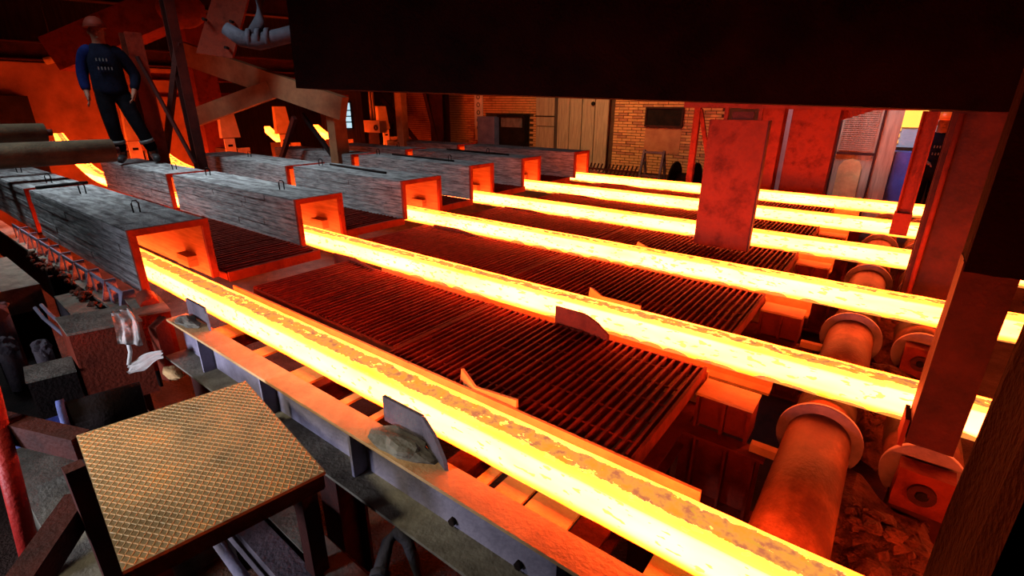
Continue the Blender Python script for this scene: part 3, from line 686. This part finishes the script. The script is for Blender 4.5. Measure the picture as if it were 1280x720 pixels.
# slotted channel beside the nearest hood
c = thing('slotted_channel', 'grey slotted channel beam beside the nearest hood', 'channel', (-4.7, -.42, 1.0))
MB().span((-9.4, -.47, 1.0), (-3.80, -.36, 1.02)).build('shelf', 'dust', c)
MB().span((-9.4, -.375, .45), (-3.80, -.36, 1.0)).build('web', 'black', c)  # plate added to keep the strand glow off the floor
MB().span((-6.3, -.37, 1.02), (-3.80, -.355, 1.06)).build('rear_lip', 'lilac', c)
for i in range(9):
    x = -3.88 - i * .36
    MB().prism([(x, -.465, 1.02), (x, -.36, 1.02), (x, -.36, 1.165), (x, -.425, 1.165)], (.014, 0, 0)).build('rib', 'lilac', c)
    MB().prism([(x - .30, -.43, 1.02), (x - .25, -.43, 1.02), (x - .25, -.43, 1.15), (x - .30, -.43, 1.15)], (0, .010, 0)).build('upright', 'lilac', c)
    MB().prism([(x - .30, -.43, 1.135), (x, -.43, 1.135), (x, -.43, 1.165), (x - .30, -.43, 1.165)], (0, .010, 0)).build('top_bar', 'lilac', c)
    if i % 2 == 0: MB().prism([(x - .13, -.432, 1.02), (x, -.432, 1.02), (x, -.432, 1.135), (x - .06, -.432, 1.135)], (0, .008, 0)).build('gusset', 'lilac', c)
for x in (-4.2, -5.9):
    MB().span((x - .06, -.46, 0), (x + .06, -.37, 1.0)).build('leg', 'black', c)
crate('junction_box', 'long dusty grey junction box below the slotted channel', ((-3.95, -.66, .82), (.0, .14, 0), (-.75, .03, 0), (0, 0, .16)), 'grey', 'dust', 'box')
b = MB(); b.tube([(-3.75, -.70, .93), (-4.3, -.74, 1.0), (-4.42, -.75, 1.04)], .011, 8); tag(b.build('thin_pipe', 'lilac'), 'upper of two thin pale pipes behind the red gear box', 'pipe')
b = MB(); b.tube([(-3.75, -.735, .92), (-4.3, -.775, .98), (-4.42, -.785, 1.03)], .011, 8); tag(b.build('thin_pipe', 'lilac'), 'lower of two thin pale pipes behind the red gear box', 'pipe')
for i, (x, y, z, s) in enumerate(((-4.75, -.95, .98, .09), (-4.55, -.97, .78, .07), (-4.25, -.84, .80, .06))):
    b = MB().ball((x, y, z), s, 3, (1, .8, 1), .5, i + 2); b.cyl((x, y, .45), (x, y, z), s * .8, 10)
    tag(b.build('valve_housing', 'grey'), ('upper', 'lower left', 'lower right')[i] + ' dusty rounded valve housing at the left edge', 'valve')
tag(MB().span((-6.4, -.95, .78), (-5.2, -.62, .98)).bevel(.02).build('dusty_cabinet', 'dust'), 'dusty flat-topped cabinet at the left edge below the hoods', 'cabinet')
tag(MB().span((-6.4, -.93, 0), (-5.2, -.64, .78)).build('cabinet_plinth', 'black'), 'black plinth under the dusty cabinet at the left edge', 'plinth')
tag(MB().span((-5.1, -1.15, .0), (-3.95, -.80, .45)).bevel(.01).build('machine_base', 'black'), 'dark machine base below the pale pipes at left', 'base')
tag(MB().span((-3.9, -1.2, .0), (-2.5, -.50, .36)).bevel(.01).build('machine_base', 'dust'), 'dusty machine base under the gear boxes', 'base')
# loose hot scale crumbs by the slotted channel
b = MB()
for i in range(60):
    x = random.uniform(-6.2, -3.9); b.ball((x, -.50 + random.uniform(-.04, .04), 1.0 + random.uniform(0, .05)), random.uniform(.012, .03), 1, (1, 1, 1), .8, i)
tag(b.build('scale_crumbs', 'rubble'), 'loose red scale crumbs along the slotted channel', 'scale', kind='stuff')
o = MB().cyl((-3.62, -.36, 1.10), (-3.78, -.33, 1.12), .055, 14); tag(o.build('pipe_stub', 'rust'), 'orange lit pipe stub below the nearest hood mouth', 'pipe')
o = MB().prism([(-3.33, -.44, .70), (-3.33, -.44, 1.06), (-3.36, -.36, 1.10), (-3.36, -.36, .70)], (-.06, -.02, 0)); tag(o.build('end_plate', 'rust'), 'bright orange upright end plate at the left end of the front girder', 'plate')
o = MB().ball((-3.22, -.44, .80), 1, 3, (.10, .045, .03), .3, 9); tag(o.build('scale_lump', 'rust_pale'), 'orange lump of scale below the left end of the front girder', 'scale')

# pit below the front girder
r = thing('pit_beam', 'dusty channel beam in the pit under the tread plate', 'beam', (-1.6, -.6, .5))
MB().beam((-2.6, -.54, .62), (-.7, -.60, .62), .10, .10).build('channel', 'dust', r)
MB().beam((-2.6, -.66, .60), (-.7, -.72, .60), .10, .14).build('side_flange', 'grey', r)
MB().span((-2.4, -.62, 0), (-2.3, -.52, .57)).build('leg', 'black', r); MB().span((-.9, -.66, 0), (-.8, -.56, .57)).build('leg', 'black', r)
p = thing('blue_pipe', 'thin blue-grey pipe with clamp in the pit under the tread plate', 'pipe', (-1.6, -.8, .55))
MB().cyl((-2.4, -.76, .62), (-.8, -.86, .62), .022, 12).build('pipe', 'lilac', p)
MB().span((-1.52, -.87, .57), (-1.44, -.75, .665)).build('clamp', 'grey', p)
MB().span((-1.50, -.83, 0), (-1.46, -.79, .57)).build('stand', 'black', p)
h = thing('bent_hose', 'grey bent hose with collars under the front girder', 'hose', (-1.1, -.5, .5))
b = MB(); b.tube([(-.98, -.80, .74), (-1.08, -.65, .75), (-1.16, -.54, .775), (-1.20, -.47, .82), (-1.19, -.44, .845), (-1.14, -.43, .83), (-1.08, -.44, .74), (-1.02, -.45, .60), (-1.0, -.45, .3)], [.03, .03, .028, .022, .022, .022, .02, .018, .018], 12); b.build('hose', 'hose', h)
MB().cyl((-1.09, -.635, .752), (-1.12, -.595, .76), .038, 14).build('collar', 'hose', h); MB().cyl((-1.14, -.565, .767), (-1.155, -.545, .773), .036, 14).build('collar', 'hose', h)
b = MB().beam((-2.6, -.49, .45), (-.4, -.49, .45), .05, .20); tag(b.build('rusty_pipe_rack', 'rust_dark'), 'dark rusty bar deep under the front girder', 'bar')

# ------------------------------------------------------------------ left background
tag(MB().span((-12.95, -.25, 0), (-12.75, 4.3, 2.98)).build('partition_wall', 'wallc'), 'red lit concrete partition wall behind the left worker', 'wall')
tag(MB().span((-12.74, .55, 0), (-12.50, 1.0, 2.42)).bevel(.01).build('dark_cabinet', 'black'), 'dark cabinet against the red partition wall at far left', 'cabinet')
r = thing('lintel_beam', 'long dark steel beam above the red partition wall', 'beam', (-12.2, 0, 3.0))
MB().ibeam((-12.5, -3, 3.15), (-12.5, 6.5, 3.15), .25, .30, .02).build('girder', 'rust_dark', r)
r = thing('lit_pipe', 'slanting red lit pipe behind the left worker head', 'pipe', (-11.8, 1.75, 3.1))
MB().cyl((-12.1, 1.30, 2.98), (-11.5, 2.20, 3.28), .06, 12).build('pipe', 'rust_pale', r)
for t in (.15, .85):
    q = V((-12.1, 1.30, 2.98)).lerp(V((-11.5, 2.20, 3.28)), t); MB().cyl(q, (q.x, q.y, 6.0), .012, 6).build('hanger', 'black', r)
for i, (y0, z0, y1, z1, r_) in enumerate(((-2.6, 1.83, .60, 1.81, .125), (-2.6, 2.01, .18, 2.0, .10))):
    x = (-7.15, -7.75)[i]
    q = thing('steel_roller', ('lower long grey roller across the left hoods', 'upper long grey roller across the left hoods')[i], 'roller', (x, -.5, z0 - r_))
    MB().cyl((x, y0, z0), (x, y1, z1), r_, 28).bevel(.02, 2).build('barrel', 'roller', q)
    MB().cyl((x, y1, z1), (x, y1 + .06, z1), .035, 12).build('journal', 'rust_dark', q)
def ib(name, label, a, b_, w_, h_, mt='rust_dark', t=.015, cat='beam', up=(0, 0, 1), box=False):
    m = MB()
    (m.beam if box else m.ibeam)(a, b_, w_, h_, *(() if box else (t,)), up=up)
    return tag(m.build(name, mt), label, cat)
ib('frame_column', 'dark upright column just right of the left worker', (-8.62, 1.52, 0), (-8.62, 1.52, 3.2), .20, .22, 'rust', up=(1, 0, 0), cat='column')
ib('frame_column', 'slim dark column crossed by thin diagonal rods', (-8.3, 1.93, 0), (-8.3, 1.93, 3.8), .13, .16, 'rust_dark', up=(1, 0, 0), cat='column')
ib('frame_column', 'broad rusty bolted column behind the slim dark one', (-10.3, 3.05, 0), (-10.3, 3.05, 3.9), .40, .24, 'rust', up=(1, 0, 0), cat='column', box=True)
ib('frame_column', 'ochre post holding the right ends of the diagonal beams', (-7.25, 3.62, .0), (-7.25, 3.62, 2.2), .22, .20, 'orangebeam', up=(1, 0, 0), cat='column', box=True)
ib('diagonal_beam', 'long ochre beam sloping down to the right at upper left', (-9.79, 2.59, 3.09), (-6.94, 3.57, 2.24), .16, .34, 'orangebeam', box=True)
ib('diagonal_beam', 'short ochre brace rising to the long sloping beam', (-9.34, 2.32, 2.06), (-8.15, 3.13, 2.52), .14, .26, 'orangebeam', box=True)
ib('brace_rod', 'thin dark brace from the worker column down to the right', (-8.5, 1.50, 2.9), (-8.15, 1.80, 1.5), .04, .04, 'rust_dark', box=True, cat='brace')
ib('brace_rod', 'thin dark brace leaning left across the slim column', (-8.25, 1.95, 3.1), (-8.9, 1.65, 1.4), .06, .08, 'rust_dark', box=True, cat='brace')
ib('brace_rod', 'dark brace below the ochre beams toward the bright plates', (-7.9, 3.3, 2.1), (-9.74, 3.3, 0), .06, .08, 'rust_dark', box=True, cat='brace')
ib('brace_rod', 'dark brace just left of the ochre post', (-8.0, 3.5, 2.15), (-7.3, 3.6, 1.4), .05, .06, 'black', box=True, cat='brace')
# ducts and plates overhead
ib('box_duct', 'red lit sloping box duct at the top left corner', (-11.2, -.35, 3.50), (-10.2, .75, 4.02), .7, .35, 'rust', box=True, cat='duct')
ib('box_duct', 'big red lit sloping trough above the left worker', (-11.1, 1.29, 3.02), (-9.75, 2.65, 3.78), .5, .50, 'rust', box=True, cat='duct')
tag(MB().ball((-9.3, 2.50, 3.66), .33, 3, (1, 1, .8)).build('hopper_end', 'rust'), 'rounded red hopper at the upper right end of the trough', 'hopper')
b = MB().prism([(-8.25, 2.15, 2.98), (-7.95, 2.50, 2.92), (-7.65, 2.75, 3.75), (-8.05, 2.45, 3.75)], (-.05, .05, 0))
r = b.build('gusset_plate', 'rust'); tag(r, 'tall red bolted plate above the ochre beams', 'plate')
for q in ((-8.1, 2.30, 3.40), (-7.86, 2.55, 3.38), (-7.95, 2.46, 3.05)):
    bolt = MB().cyl(V(q) + V((.05, -.05, 0)) * -.2, V(q) + V((.05, -.05, 0)) * 1.2, .02, 8).build('bolt', 'black', r)
h = thing('lagged_hose', 'bundle of grey lagged hose sagging left of the black girder', 'hose', (-7.0, 2.4, 3.0))
b = MB(); b.tube([(-7.28, 2.16, 3.22), (-7.15, 2.28, 3.10), (-6.98, 2.42, 3.07), (-6.80, 2.58, 3.12), (-6.55, 2.80, 3.20), (-6.2, 3.1, 3.2)], [.08, .10, .105, .10, .10, .1], 16); b.build('hose', 'hose', h)
b = MB(); b.tube([(-7.05, 2.40, 3.15), (-7.0, 2.48, 3.32), (-6.98, 2.52, 3.6)], [.09, .07, .07], 14); b.build('riser', 'hose', h)
for t in (.25, .5, .75):
    q = V((-7.15, 2.28, 3.10)).lerp(V((-6.80, 2.58, 3.12)), t); MB().ring(q - V((.02, .02, 0)), q + V((.02, .02, 0)), .118, .09, 18).build('strap', 'hose', h)
ib('roof_beam', 'dark roof beam along the top left corner', (-12, -1.5, 4.0), (-9.5, 5.5, 4.0), .25, .35)
ib('roof_beam', 'thin red lit beam crossing behind the left frame', (-11.0, 2.2, 2.75), (-10.2, 6.0, 2.75), .10, .12, 'rust')
ib('roof_beam', 'lower thin red lit beam crossing behind the left frame', (-11.0, 2.2, 2.45), (-10.2, 6.0, 2.45), .08, .08, 'rust')

# withdrawal stands behind the hoods: pale plates close to the hot strands
for k in range(1, 6):
    x = -9.72 if k == 2 else -10.2; y = YB[k] + .42
    r = thing('withdrawal_stand', f'bright lit withdrawal stand behind the hood of the {ORD[k]} strand', 'machine stand', (x, y, 0), 'withdrawal stands behind the hoods')
    MB().span((x - .3, y - .12, 0), (x + .1, y + .14, 1.55)).bevel(.01).build('body', 'rust_dark', r)
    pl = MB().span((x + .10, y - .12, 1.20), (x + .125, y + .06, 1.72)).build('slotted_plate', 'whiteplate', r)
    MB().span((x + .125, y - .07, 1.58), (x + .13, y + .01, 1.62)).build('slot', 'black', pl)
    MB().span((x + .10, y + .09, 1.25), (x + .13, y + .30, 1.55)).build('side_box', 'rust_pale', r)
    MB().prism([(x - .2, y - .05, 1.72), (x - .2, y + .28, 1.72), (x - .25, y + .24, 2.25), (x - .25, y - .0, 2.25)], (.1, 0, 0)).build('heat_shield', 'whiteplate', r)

# small lit box with pipes, bright strip
r = thing('valve_box', 'orange lit valve box with two riser pipes by the far hoods', 'valve box', (-9.0, 5.75, 0))
MB().span((-9.28, 5.66, 1.74), (-8.76, 5.84, 1.98)).bevel(.015).build('casing', 'rust_pale', r)
for x in (-9.12, -9.02): MB().cyl((x, 5.75, 1.98), (x, 5.75, 3.0), .022, 8).build('riser', 'rust_pale', r)
MB().ring((-8.88, 5.64, 1.84), (-8.88, 5.66, 1.84), .06, .025, 14).build('dial', 'rust_dark', r)
MB().span((-9.2, 5.70, 0), (-8.85, 5.80, 1.74)).build('stand', 'rust_dark', r)
tag(MB().span((-8.75, 6.1, 0), (-8.55, 6.25, 2.6)).build('lit_post', 'rust_pale'), 'narrow bright orange post in front of the dark sheets', 'post')

# ------------------------------------------------------------------ back wall items
r = thing('sheet_cladding', 'dark corrugated sheets hung in front of the brick wall at left', 'cladding', (-14, 10.5, .455))
for i in range(10):
    x = -16.8 + i * .30; MB().span((x, 10.5 + .03 * (i % 2), .455), (x + .29, 10.53 + .03 * (i % 2), 4)).build('sheet', 'dark', r)
ib('wall_post', 'dark steel post standing before the brick wall', (-11.55, 10.2, .45), (-11.55, 10.2, 4), .55, .3, 'rust_dark', up=(0, 1, 0), cat='post')
ib('wall_post', 'leaning dark stay beside the brick wall post', (-12.1, 10.0, 3.2), (-11.5, 10.1, .9), .14, .12, 'rust_dark', box=True, cat='post')
ib('cross_brace', 'dark diagonal brace rising right before the brick wall', (-14.6, 9.9, .47), (-12.6, 9.9, 2.9), .08, .12, 'rust_dark', box=True, cat='brace')
ib('cross_brace', 'dark diagonal brace falling right before the brick wall', (-14.0, 9.82, 2.7), (-11.4, 9.82, .47), .08, .12, 'rust_dark', box=True, cat='brace')
r = thing('wall_notice', 'narrow white notice strip on the brick wall beside the blue cabinet', 'notice', (-10.5, 10.9, 1.2))
MB().span((-10.78, 10.93, 1.25), (-10.46, 10.96, 2.62)).build('board', 'paper', r)
for i in range(5):
    z = 2.5 - i * .22; MB().ring((-10.62, 10.915, z), (-10.62, 10.93, z), .07, .045, 12).build('scribble', 'ink', r)
r = thing('blue_cabinet', 'dull blue open cabinet with dark glass against the brick wall', 'cabinet', (-9.5, 10.7, .45))
MB().span((-10.30, 10.5, .45), (-9.65, 10.95, 1.96)).bevel(.01).build('door', 'blue_dim', r)
MB().span((-9.65, 10.72, .45), (-8.72, 10.95, 1.98)).build('body', 'black', r)
MB().span((-9.55, 10.69, 1.68), (-8.8, 10.72, 1.94)).build('glass', 'grey', r)
MB().span((-9.67, 10.66, 1.95), (-8.70, 10.96, 2.02)).build('lintel', 'black', r)
d1 = thing('door_1', None, None, (-7.3, 10.9, .45)); d1['kind'] = 'structure'
for i, (a, b_) in enumerate(((-8.42, -7.78), (-7.70, -7.34), (-7.31, -6.96), (-6.93, -6.58), (-6.55, -6.18))):
    if i == 0:
        MB().span((a, 10.86, .45), (b_, 10.9, 1.72)).build('board', 'wood', d1); MB().span((a, 10.85, 1.74), (b_, 10.89, 2.75)).build('board', 'wood', d1)
    else: MB().span((a, 10.84 + random.uniform(-.01, .01), .45), (b_, 10.89, 2.72)).bevel(.004).build('board', 'wood', d1)
MB().span((-7.78, 10.80, .45), (-7.70, 10.9, 2.8)).build('mullion', 'dark', d1)
MB().span((-8.44, 10.84, 1.98), (-7.6, 10.85, 2.01)).build('hinge_strap', 'black', d1)
MB().cyl((-6.62, 10.8, 2.33), (-6.62, 10.85, 2.33), .05, 10).build('latch', 'black', d1)
w1 = thing('window_1', None, None, (-4.75, 10.95, 1.8)); w1['kind'] = 'structure'
MB().span((-5.18, 10.93, 1.84), (-4.32, 10.97, 2.22)).build('pane', 'black', w1)
for a, b_ in (((-5.22, 10.90, 1.80), (-4.28, 10.95, 1.84)), ((-5.22, 10.90, 2.22), (-4.28, 10.95, 2.26)), ((-5.22, 10.90, 1.84), (-5.18, 10.95, 2.22)), ((-4.32, 10.90, 1.84), (-4.28, 10.95, 2.22))):
    MB().span(a, b_).build('window_frame', 'rust_dark', w1)
MB().span((-5.2, 10.955, 1.2), (-4.3, 10.99, 1.78)).build('infill_panel', 'brick2', w1)
# daylit window seen through the left frame
w2 = thing('window_2', None, None, (-13.6, 8.0, 1.4)); w2['kind'] = 'structure'
MB().span((-13.2, 7.62, 1.62), (-13.17, 8.15, 2.32)).build('pane', 'dayglass', w2)
for z in (1.60, 1.78, 1.94, 2.10, 2.34): MB().span((-13.17, 7.58, z), (-13.14, 8.19, z + .03)).build('glazing_bar', 'black', w2)
for y in (7.58, 7.86, 8.15): MB().span((-13.17, y, 1.6), (-13.14, y + .04, 2.36)).build('glazing_bar', 'black', w2)
MB().span((-13.4, 7.3, .45), (-13.2, 8.6, 3.4)).build('surround', 'dark', w2)

# rack of bars, chair frame, drum, stay before the brick wall
r = thing('bar_rack', 'leaning row of dark bars at the foot of the brick wall', 'rack', (-5.7, 9.2, .45), None)
for i in range(15):
    x = -6.0 + i * .095; MB().beam((x, 9.15, .45), (x + .10, 9.42, 1.02), .025, .025).build('bar', 'rust_dark', r)
MB().beam((-6.05, 9.36, .90), (-4.6, 9.36, .90), .04, .04).build('rail', 'rust_dark', r)
r = thing('steel_trestle', 'grey steel trestle standing by the brick wall', 'trestle', (-4.2, 9, .45))
for x in (-4.35, -3.92):
    for y0 in (8.75, 9.25): MB().beam((x + (.0 if y0 < 9 else .02), y0, .45), (x, 9.0, 1.42), .045, .045).build('leg', 'grey', r)
for z in (.9, 1.38): MB().beam((-4.37, 9.0, z), (-3.9, 9.0, z), .05, .04).build('rail', 'grey', r)
r = thing('cable_drum', 'dark cable drum right of the steel trestle', 'drum', (-3.45, 9, .45))
MB().cyl((-3.62, 9.0, .85), (-3.22, 9.0, .85), .17, 20).build('core', 'black', r)
for x in (-3.66, -3.24): MB().cyl((x, 9.0, .85), (x + .04, 9.0, .85), .38, 24).build('flange', 'black', r)
r = thing('red_stay', 'red upright stay with diagonal brace left of the hanging plate', 'stay', (-2.75, 7.1, .4))
MB().beam((-2.72, 7.1, 0), (-2.72, 7.1, 2.3), .09, .09, up=(1, 0, 0)).build('upright', 'rust', r)
MB().beam((-2.68, 7.1, 2.25), (-2.35, 7.1, 1.1), .05, .06).build('brace', 'rust', r)
b = MB(); b.tube([(-5.9, 7.4, 1.08), (-4.6, 7.4, 1.08), (-4.35, 7.38, 1.04), (-4.25, 7.35, .9), (-4.25, 7.35, .46)], .05, 12); tag(b.build('bent_pipe', 'grey'), 'grey bent pipe along the ledge behind the farthest hood', 'pipe')
tag(MB().span((-5.3, 7.0, .75), (-4.3, 7.25, .92)).build('tray', 'rust'), 'red tray behind the farthest billet', 'tray')
tag(MB().span((-5.25, 7.02, 0), (-4.35, 7.23, .75)).build('tray_stand', 'rust_dark'), 'dark stand under the red tray behind the farthest billet', 'stand')

# right background
r = ib('back_column', 'broad red column right behind the hanging plate', (-1.72, 7.6, .45), (-1.72, 7.6, 4), .34, .30, 'rust', up=(0, 1, 0), cat='column')
r = ib('back_column', 'red flanged column left of the corrugated doors', (-1.16, 7.8, .45), (-1.16, 7.8, 4), .62, .32, 'rust', up=(0, 1, 0), cat='column', box=True)
tag(MB().span((-1.9, 8.5, .45), (-1.55, 8.55, 2.6)).build('reveal_sheet', 'pale'), 'pale lilac sheet for the lit door reveal seen between the two red columns', 'sheet')  # lit door reveal, its brightness put into the sheet colour
tag(MB().span((-1.02, 9.2, .45), (-.55, 9.25, 2.25)).build('reveal_sheet', 'pale'), 'pale lilac sheet for the lit door reveal left of the corrugated doors', 'sheet')  # second lit reveal, coloured the same way
d2 = thing('door_2', None, None, (-.45, 8.9, .45)); d2['kind'] = 'structure'
MB().span((-.93, 8.9, .45), (-.12, 8.95, 2.35)).build('leaf', 'wood', d2)
c = MB()
for i in range(22): MB().span((-.88, 8.875, 1.62 + i * .032), (-.42, 8.9, 1.635 + i * .032)).build('slat', 'wood', d2)
MB().span((-.90, 8.87, 1.55), (-.36, 8.9, 1.59)).build('rail', 'rust_dark', d2)
MB().span((-.38, 8.86, .45), (-.35, 8.9, 2.35)).build('stile', 'rust_dark', d2)
MB().span((-.96, 8.86, .45), (-.91, 8.9, 2.35)).build('stile', 'rust_dark', d2)
MB().prism([(-.83, 8.865, .45), (-.50, 8.865, .45), (-.50, 8.865, 1.35), (-.55, 8.865, 1.45), (-.66, 8.865, 1.49), (-.77, 8.865, 1.45), (-.83, 8.865, 1.35)], (0, .03, 0)).build('arched_panel', 'rust_pale', d2)
tag(MB().span((-.30, 9.0, .45), (.22, 9.35, 1.62)).bevel(.02).build('blue_locker', 'blue'), 'bright blue metal locker at the right background', 'locker')
w3 = thing('window_3', None, None, (-.1, 9.6, 1.7)); w3['kind'] = 'structure'
MB().span((-.38, 9.6, 1.98), (.30, 9.63, 2.35)).build('pane', 'amberglass', w3)
MB().span((-.42, 9.62, 1.66), (.34, 9.68, 2.45)).build('frame', 'pale', w3)
for z in (1.72, 1.82, 1.92): MB().span((-.34, 9.6, z), (-.12, 9.62, z + .05)).build('lamp_louvre', 'amberglass', w3)
tag(MB().prism([(-.98, 8.0, 2.30), (-.35, 8.0, 2.30), (-.98, 8.0, 2.06)], (0, .05, 0)).build('corner_gusset', 'rust'), 'red triangular corner gusset above the corrugated doors', 'gusset')
tag(MB().span((-2.2, 7.6, 2.26), (1.2, 7.9, 2.45)).build('header_beam', 'rust'), 'red header beam over the right background columns', 'beam')

# ------------------------------------------------------------------ people
def skin_mesh(name, verts, edges, rads, root, mt, parent, xf, sub=2):
    me = bpy.data.meshes.new(name); me.from_pydata([xf @ V(v) for v in verts], edges, [])
    o = bpy.data.objects.new(name, me); COL.objects.link(o)
    md = o.modifiers.new('skin', 'SKIN'); md.use_smooth_shade = True
    for i, r_ in enumerate(rads):
        me.skin_vertices[0].data[i].radius = (r_, r_) if not isinstance(r_, tuple) else r_
        me.skin_vertices[0].data[i].use_root = (i == root)
    sb = o.modifiers.new('sub', 'SUBSURF'); sb.levels = sb.render_levels = sub
    dg = bpy.context.evaluated_depsgraph_get(); m2 = bpy.data.meshes.new_from_object(o.evaluated_get(dg))
    bpy.data.objects.remove(o); bpy.data.meshes.remove(me)
    bb = MB(); bb.bm.from_mesh(m2); bpy.data.meshes.remove(m2); m2 = None
    for f in bb.bm.faces: f.smooth = True; f.material_index = 0
    return bb
def person(label, loc, yaw, J, helmet, sleeve):
    """J: pose joints in a frame that faces -Y; height about 1.75 m"""
    root = thing('person', label, 'person', loc)
    xf = Matrix.Translation(loc) @ Matrix.Rotation(math.radians(yaw), 4, 'Z')
    vs, es, rs = [], [], []
    def add(p, r_, par=None):
        vs.append(p); rs.append(r_)
        if par is not None: es.append((par, len(vs) - 1))
        return len(vs) - 1
    pel = add((0, 0, .95), .10); sp = add((0, .01, 1.15), .10, pel); ch = add((0, .01, 1.33), .10, sp); nk = add((0, 0, 1.48), .065, ch)
    hb = add((0, -.01, 1.56), .07, nk); hm = add((0, -.02, 1.63), .092, hb); ht = add((0, -.01, 1.71), .08, hm)
    for s in ('L', 'R'):
        sh, el, wr, kn = J['sh' + s], J['el' + s], J['wr' + s], None
        a = add(sh, .042, ch); e = add(el, .047, a); w_ = add(wr, .032, e)
        dr = (V(wr) - V(el)).normalized(); sd = V((0, -1, 0)); up_ = dr.cross(sd).normalized()
        pm = add(tuple(V(wr) + dr * .06), .034, w_)
        for f in range(4):
            o_ = sd * ((f - 1.5) * .021); ln = (.062, .075, .07, .052)[f]
            q = add(tuple(V(wr) + dr * .10 + o_), .0095, pm); q = add(tuple(V(wr) + dr * (.10 + ln * .55) + o_ + up_ * .008), .009, q); add(tuple(V(wr) + dr * (.10 + ln) + o_ + up_ * .024), .008, q)
        q = add(tuple(V(wr) + dr * .05 + sd * .045), .011, pm); add(tuple(V(wr) + dr * .09 + sd * .062), .009, q)
        hp, kn, an, to = J['hp' + s], J['kn' + s], J['an' + s], J['to' + s]
        a = add(hp, .075, pel); k_ = add(kn, .06, a); n_ = add(an, .04, k_); add(to, .035, n_)
    bb = skin_mesh('body', vs, es, rs, 0, 'skin', root, xf)
    R3 = xf
    def wp(p): return R3 @ V(p)
    # face: nose, eyes, brow, mouth, ears on the same mesh
    bb.ball(wp((0, -.118, 1.615)), .018, 2, (.8, 1.0, 1.3)); bb.ball(wp((0, -.095, 1.56)), .022, 2, (1.3, .6, .4))
    for s in (-1, 1):
        bb.ball(wp((s * .032, -.096, 1.64)), .013, 2); bb.ball(wp((s * .080, .0, 1.62)), .020, 2, (.6, .8, 1.3))
    bb.build('body', 'skin', root)
    # trousers
    v2, e2, r2 = [(0, 0, .98), (0, 0, 1.04)], [(0, 1)], [.165, .16]
    for s in ('L', 'R'):
        i = len(v2); v2 += [J['hp' + s], J['kn' + s], tuple(V(J['an' + s]) + V((0, 0, .05)))]; e2 += [(0, i), (i, i + 1), (i + 1, i + 2)]; r2 += [.125, .09, .078]
    skin_mesh('trousers', v2, e2, r2, 0, 'trouser', root, xf).build('trousers', 'trouser', root)
    # jacket
    v3, e3, r3 = [(0, 0, .84), (0, .005, .95), (0, .01, 1.15), (0, .01, 1.34), (0, .01, 1.45), (0, 0, 1.52)], [(0, 1), (1, 2), (2, 3), (3, 4), (4, 5)], [(.20, .165), (.21, .17), (.195, .16), (.205, .165), (.15, .12), .085]
    skin_mesh('jacket', v3, e3, r3, 0, 'navy', root, xf).build('jacket', 'navy', root)
    for s, mt_ in (('L', 'navy'), ('R', sleeve)):
        a, b_, c_ = V(J['sh' + s]), V(J['el' + s]), V(J['wr' + s])
        skin_mesh('sleeve', [(a.x * .35, a.y, a.z + .03), (a.x * .92, a.y, a.z - .005), tuple(a.lerp(b_, .5) + V((0, .008, 0))), tuple(b_), tuple(b_.lerp(c_, .5)), tuple(b_.lerp(c_, .92))], [(0, 1), (1, 2), (2, 3), (3, 4), (4, 5)], [.10, .092, .078, .070, .060, .055], 0, mt_, root, xf).build('sleeve', mt_, root)
        an, to = V(J['an' + s]), V(J['to' + s])
        skin_mesh('boot', [tuple(an + V((0, .02, .12))), tuple(an + V((0, .02, -.01))), tuple(to + V((0, -.01, .012)))], [(0, 1), (1, 2)], [.062, .06, .05], 0, 'boot', root, xf).build('boot', 'boot', root)
        kn = V(J['kn' + s]); q = kn.lerp(an, .45); t = kn.lerp(an, .56)
        MB().ring(wp(q), wp(t), .088, .07, 20).build('reflective_band', 'reflect', root)
    # helmet: dome, brim
    hm_ = MB(); q = bmesh.ops.create_uvsphere(hm_.bm, u_segments=24, v_segments=12, radius=1)
    for v in q['verts']:
        v.co = wp((v.co.x * .118, v.co.y * .14 - .01, max(v.co.z, -.05) * .125 + 1.685))
    for f in hm_.bm.faces: f.smooth = True
    o = hm_.build('helmet', helmet, root)
    MB().prism([wp((.125 * math.cos(a), -.03 + (.165 if math.sin(a) < 0 else .13) * math.sin(a), 1.675)) for a in [2 * math.pi * i / 24 for i in range(24)]], (0, 0, .012)).build('brim', helmet, o)
    # faint two-line print and badge on the chest
    for z, n_, wd in ((1.30, 4, .026), (1.20, 5, .022)):
        for i in range(n_):
            MB().box(wp((-.06 + i * .034, -.168, z)), (.012, wd, .034), Matrix.Rotation(math.radians(yaw), 3, 'Z')).build('chest_print', 'reflect', root)
    return root
person('worker in red hard hat and dark navy jacket standing on the second hood at left', (-8.45, 1.10, 1.525), 70,
    dict(shL=(.19, .01, 1.40), elL=(.30, .05, 1.12), wrL=(.24, -.08, .92), shR=(-.19, .01, 1.40), elR=(-.26, .03, 1.13), wrR=(-.25, -.07, .90),
         hpL=(.09, 0, .90), knL=(.20, -.04, .50), anL=(.30, .0, .10), toL=(.33, -.17, .05), hpR=(-.09, 0, .90), knR=(-.08, -.05, .50), anR=(-.06, .02, .10), toR=(-.09, -.15, .05)), 'helmet_red', 'bluesleeve')
person('worker in orange hard hat and dark jacket standing between red posts at right background', (.385, 8.72, .45), 5,
    dict(shL=(.19, .01, 1.40), elL=(.25, .04, 1.13), wrL=(.24, -.10, .92), shR=(-.19, .01, 1.40), elR=(-.24, .02, 1.13), wrR=(-.12, -.22, 1.08),
         hpL=(.09, 0, .90), knL=(.10, -.03, .50), anL=(.11, .02, .10), toL=(.13, -.15, .05), hpR=(-.09, 0, .90), knR=(-.10, -.03, .50), anR=(-.10, .02, .10), toR=(-.12, -.15, .05)), 'helmet', 'navy')

for o in bpy.data.objects:
    if '_o' in o: del o['_o']
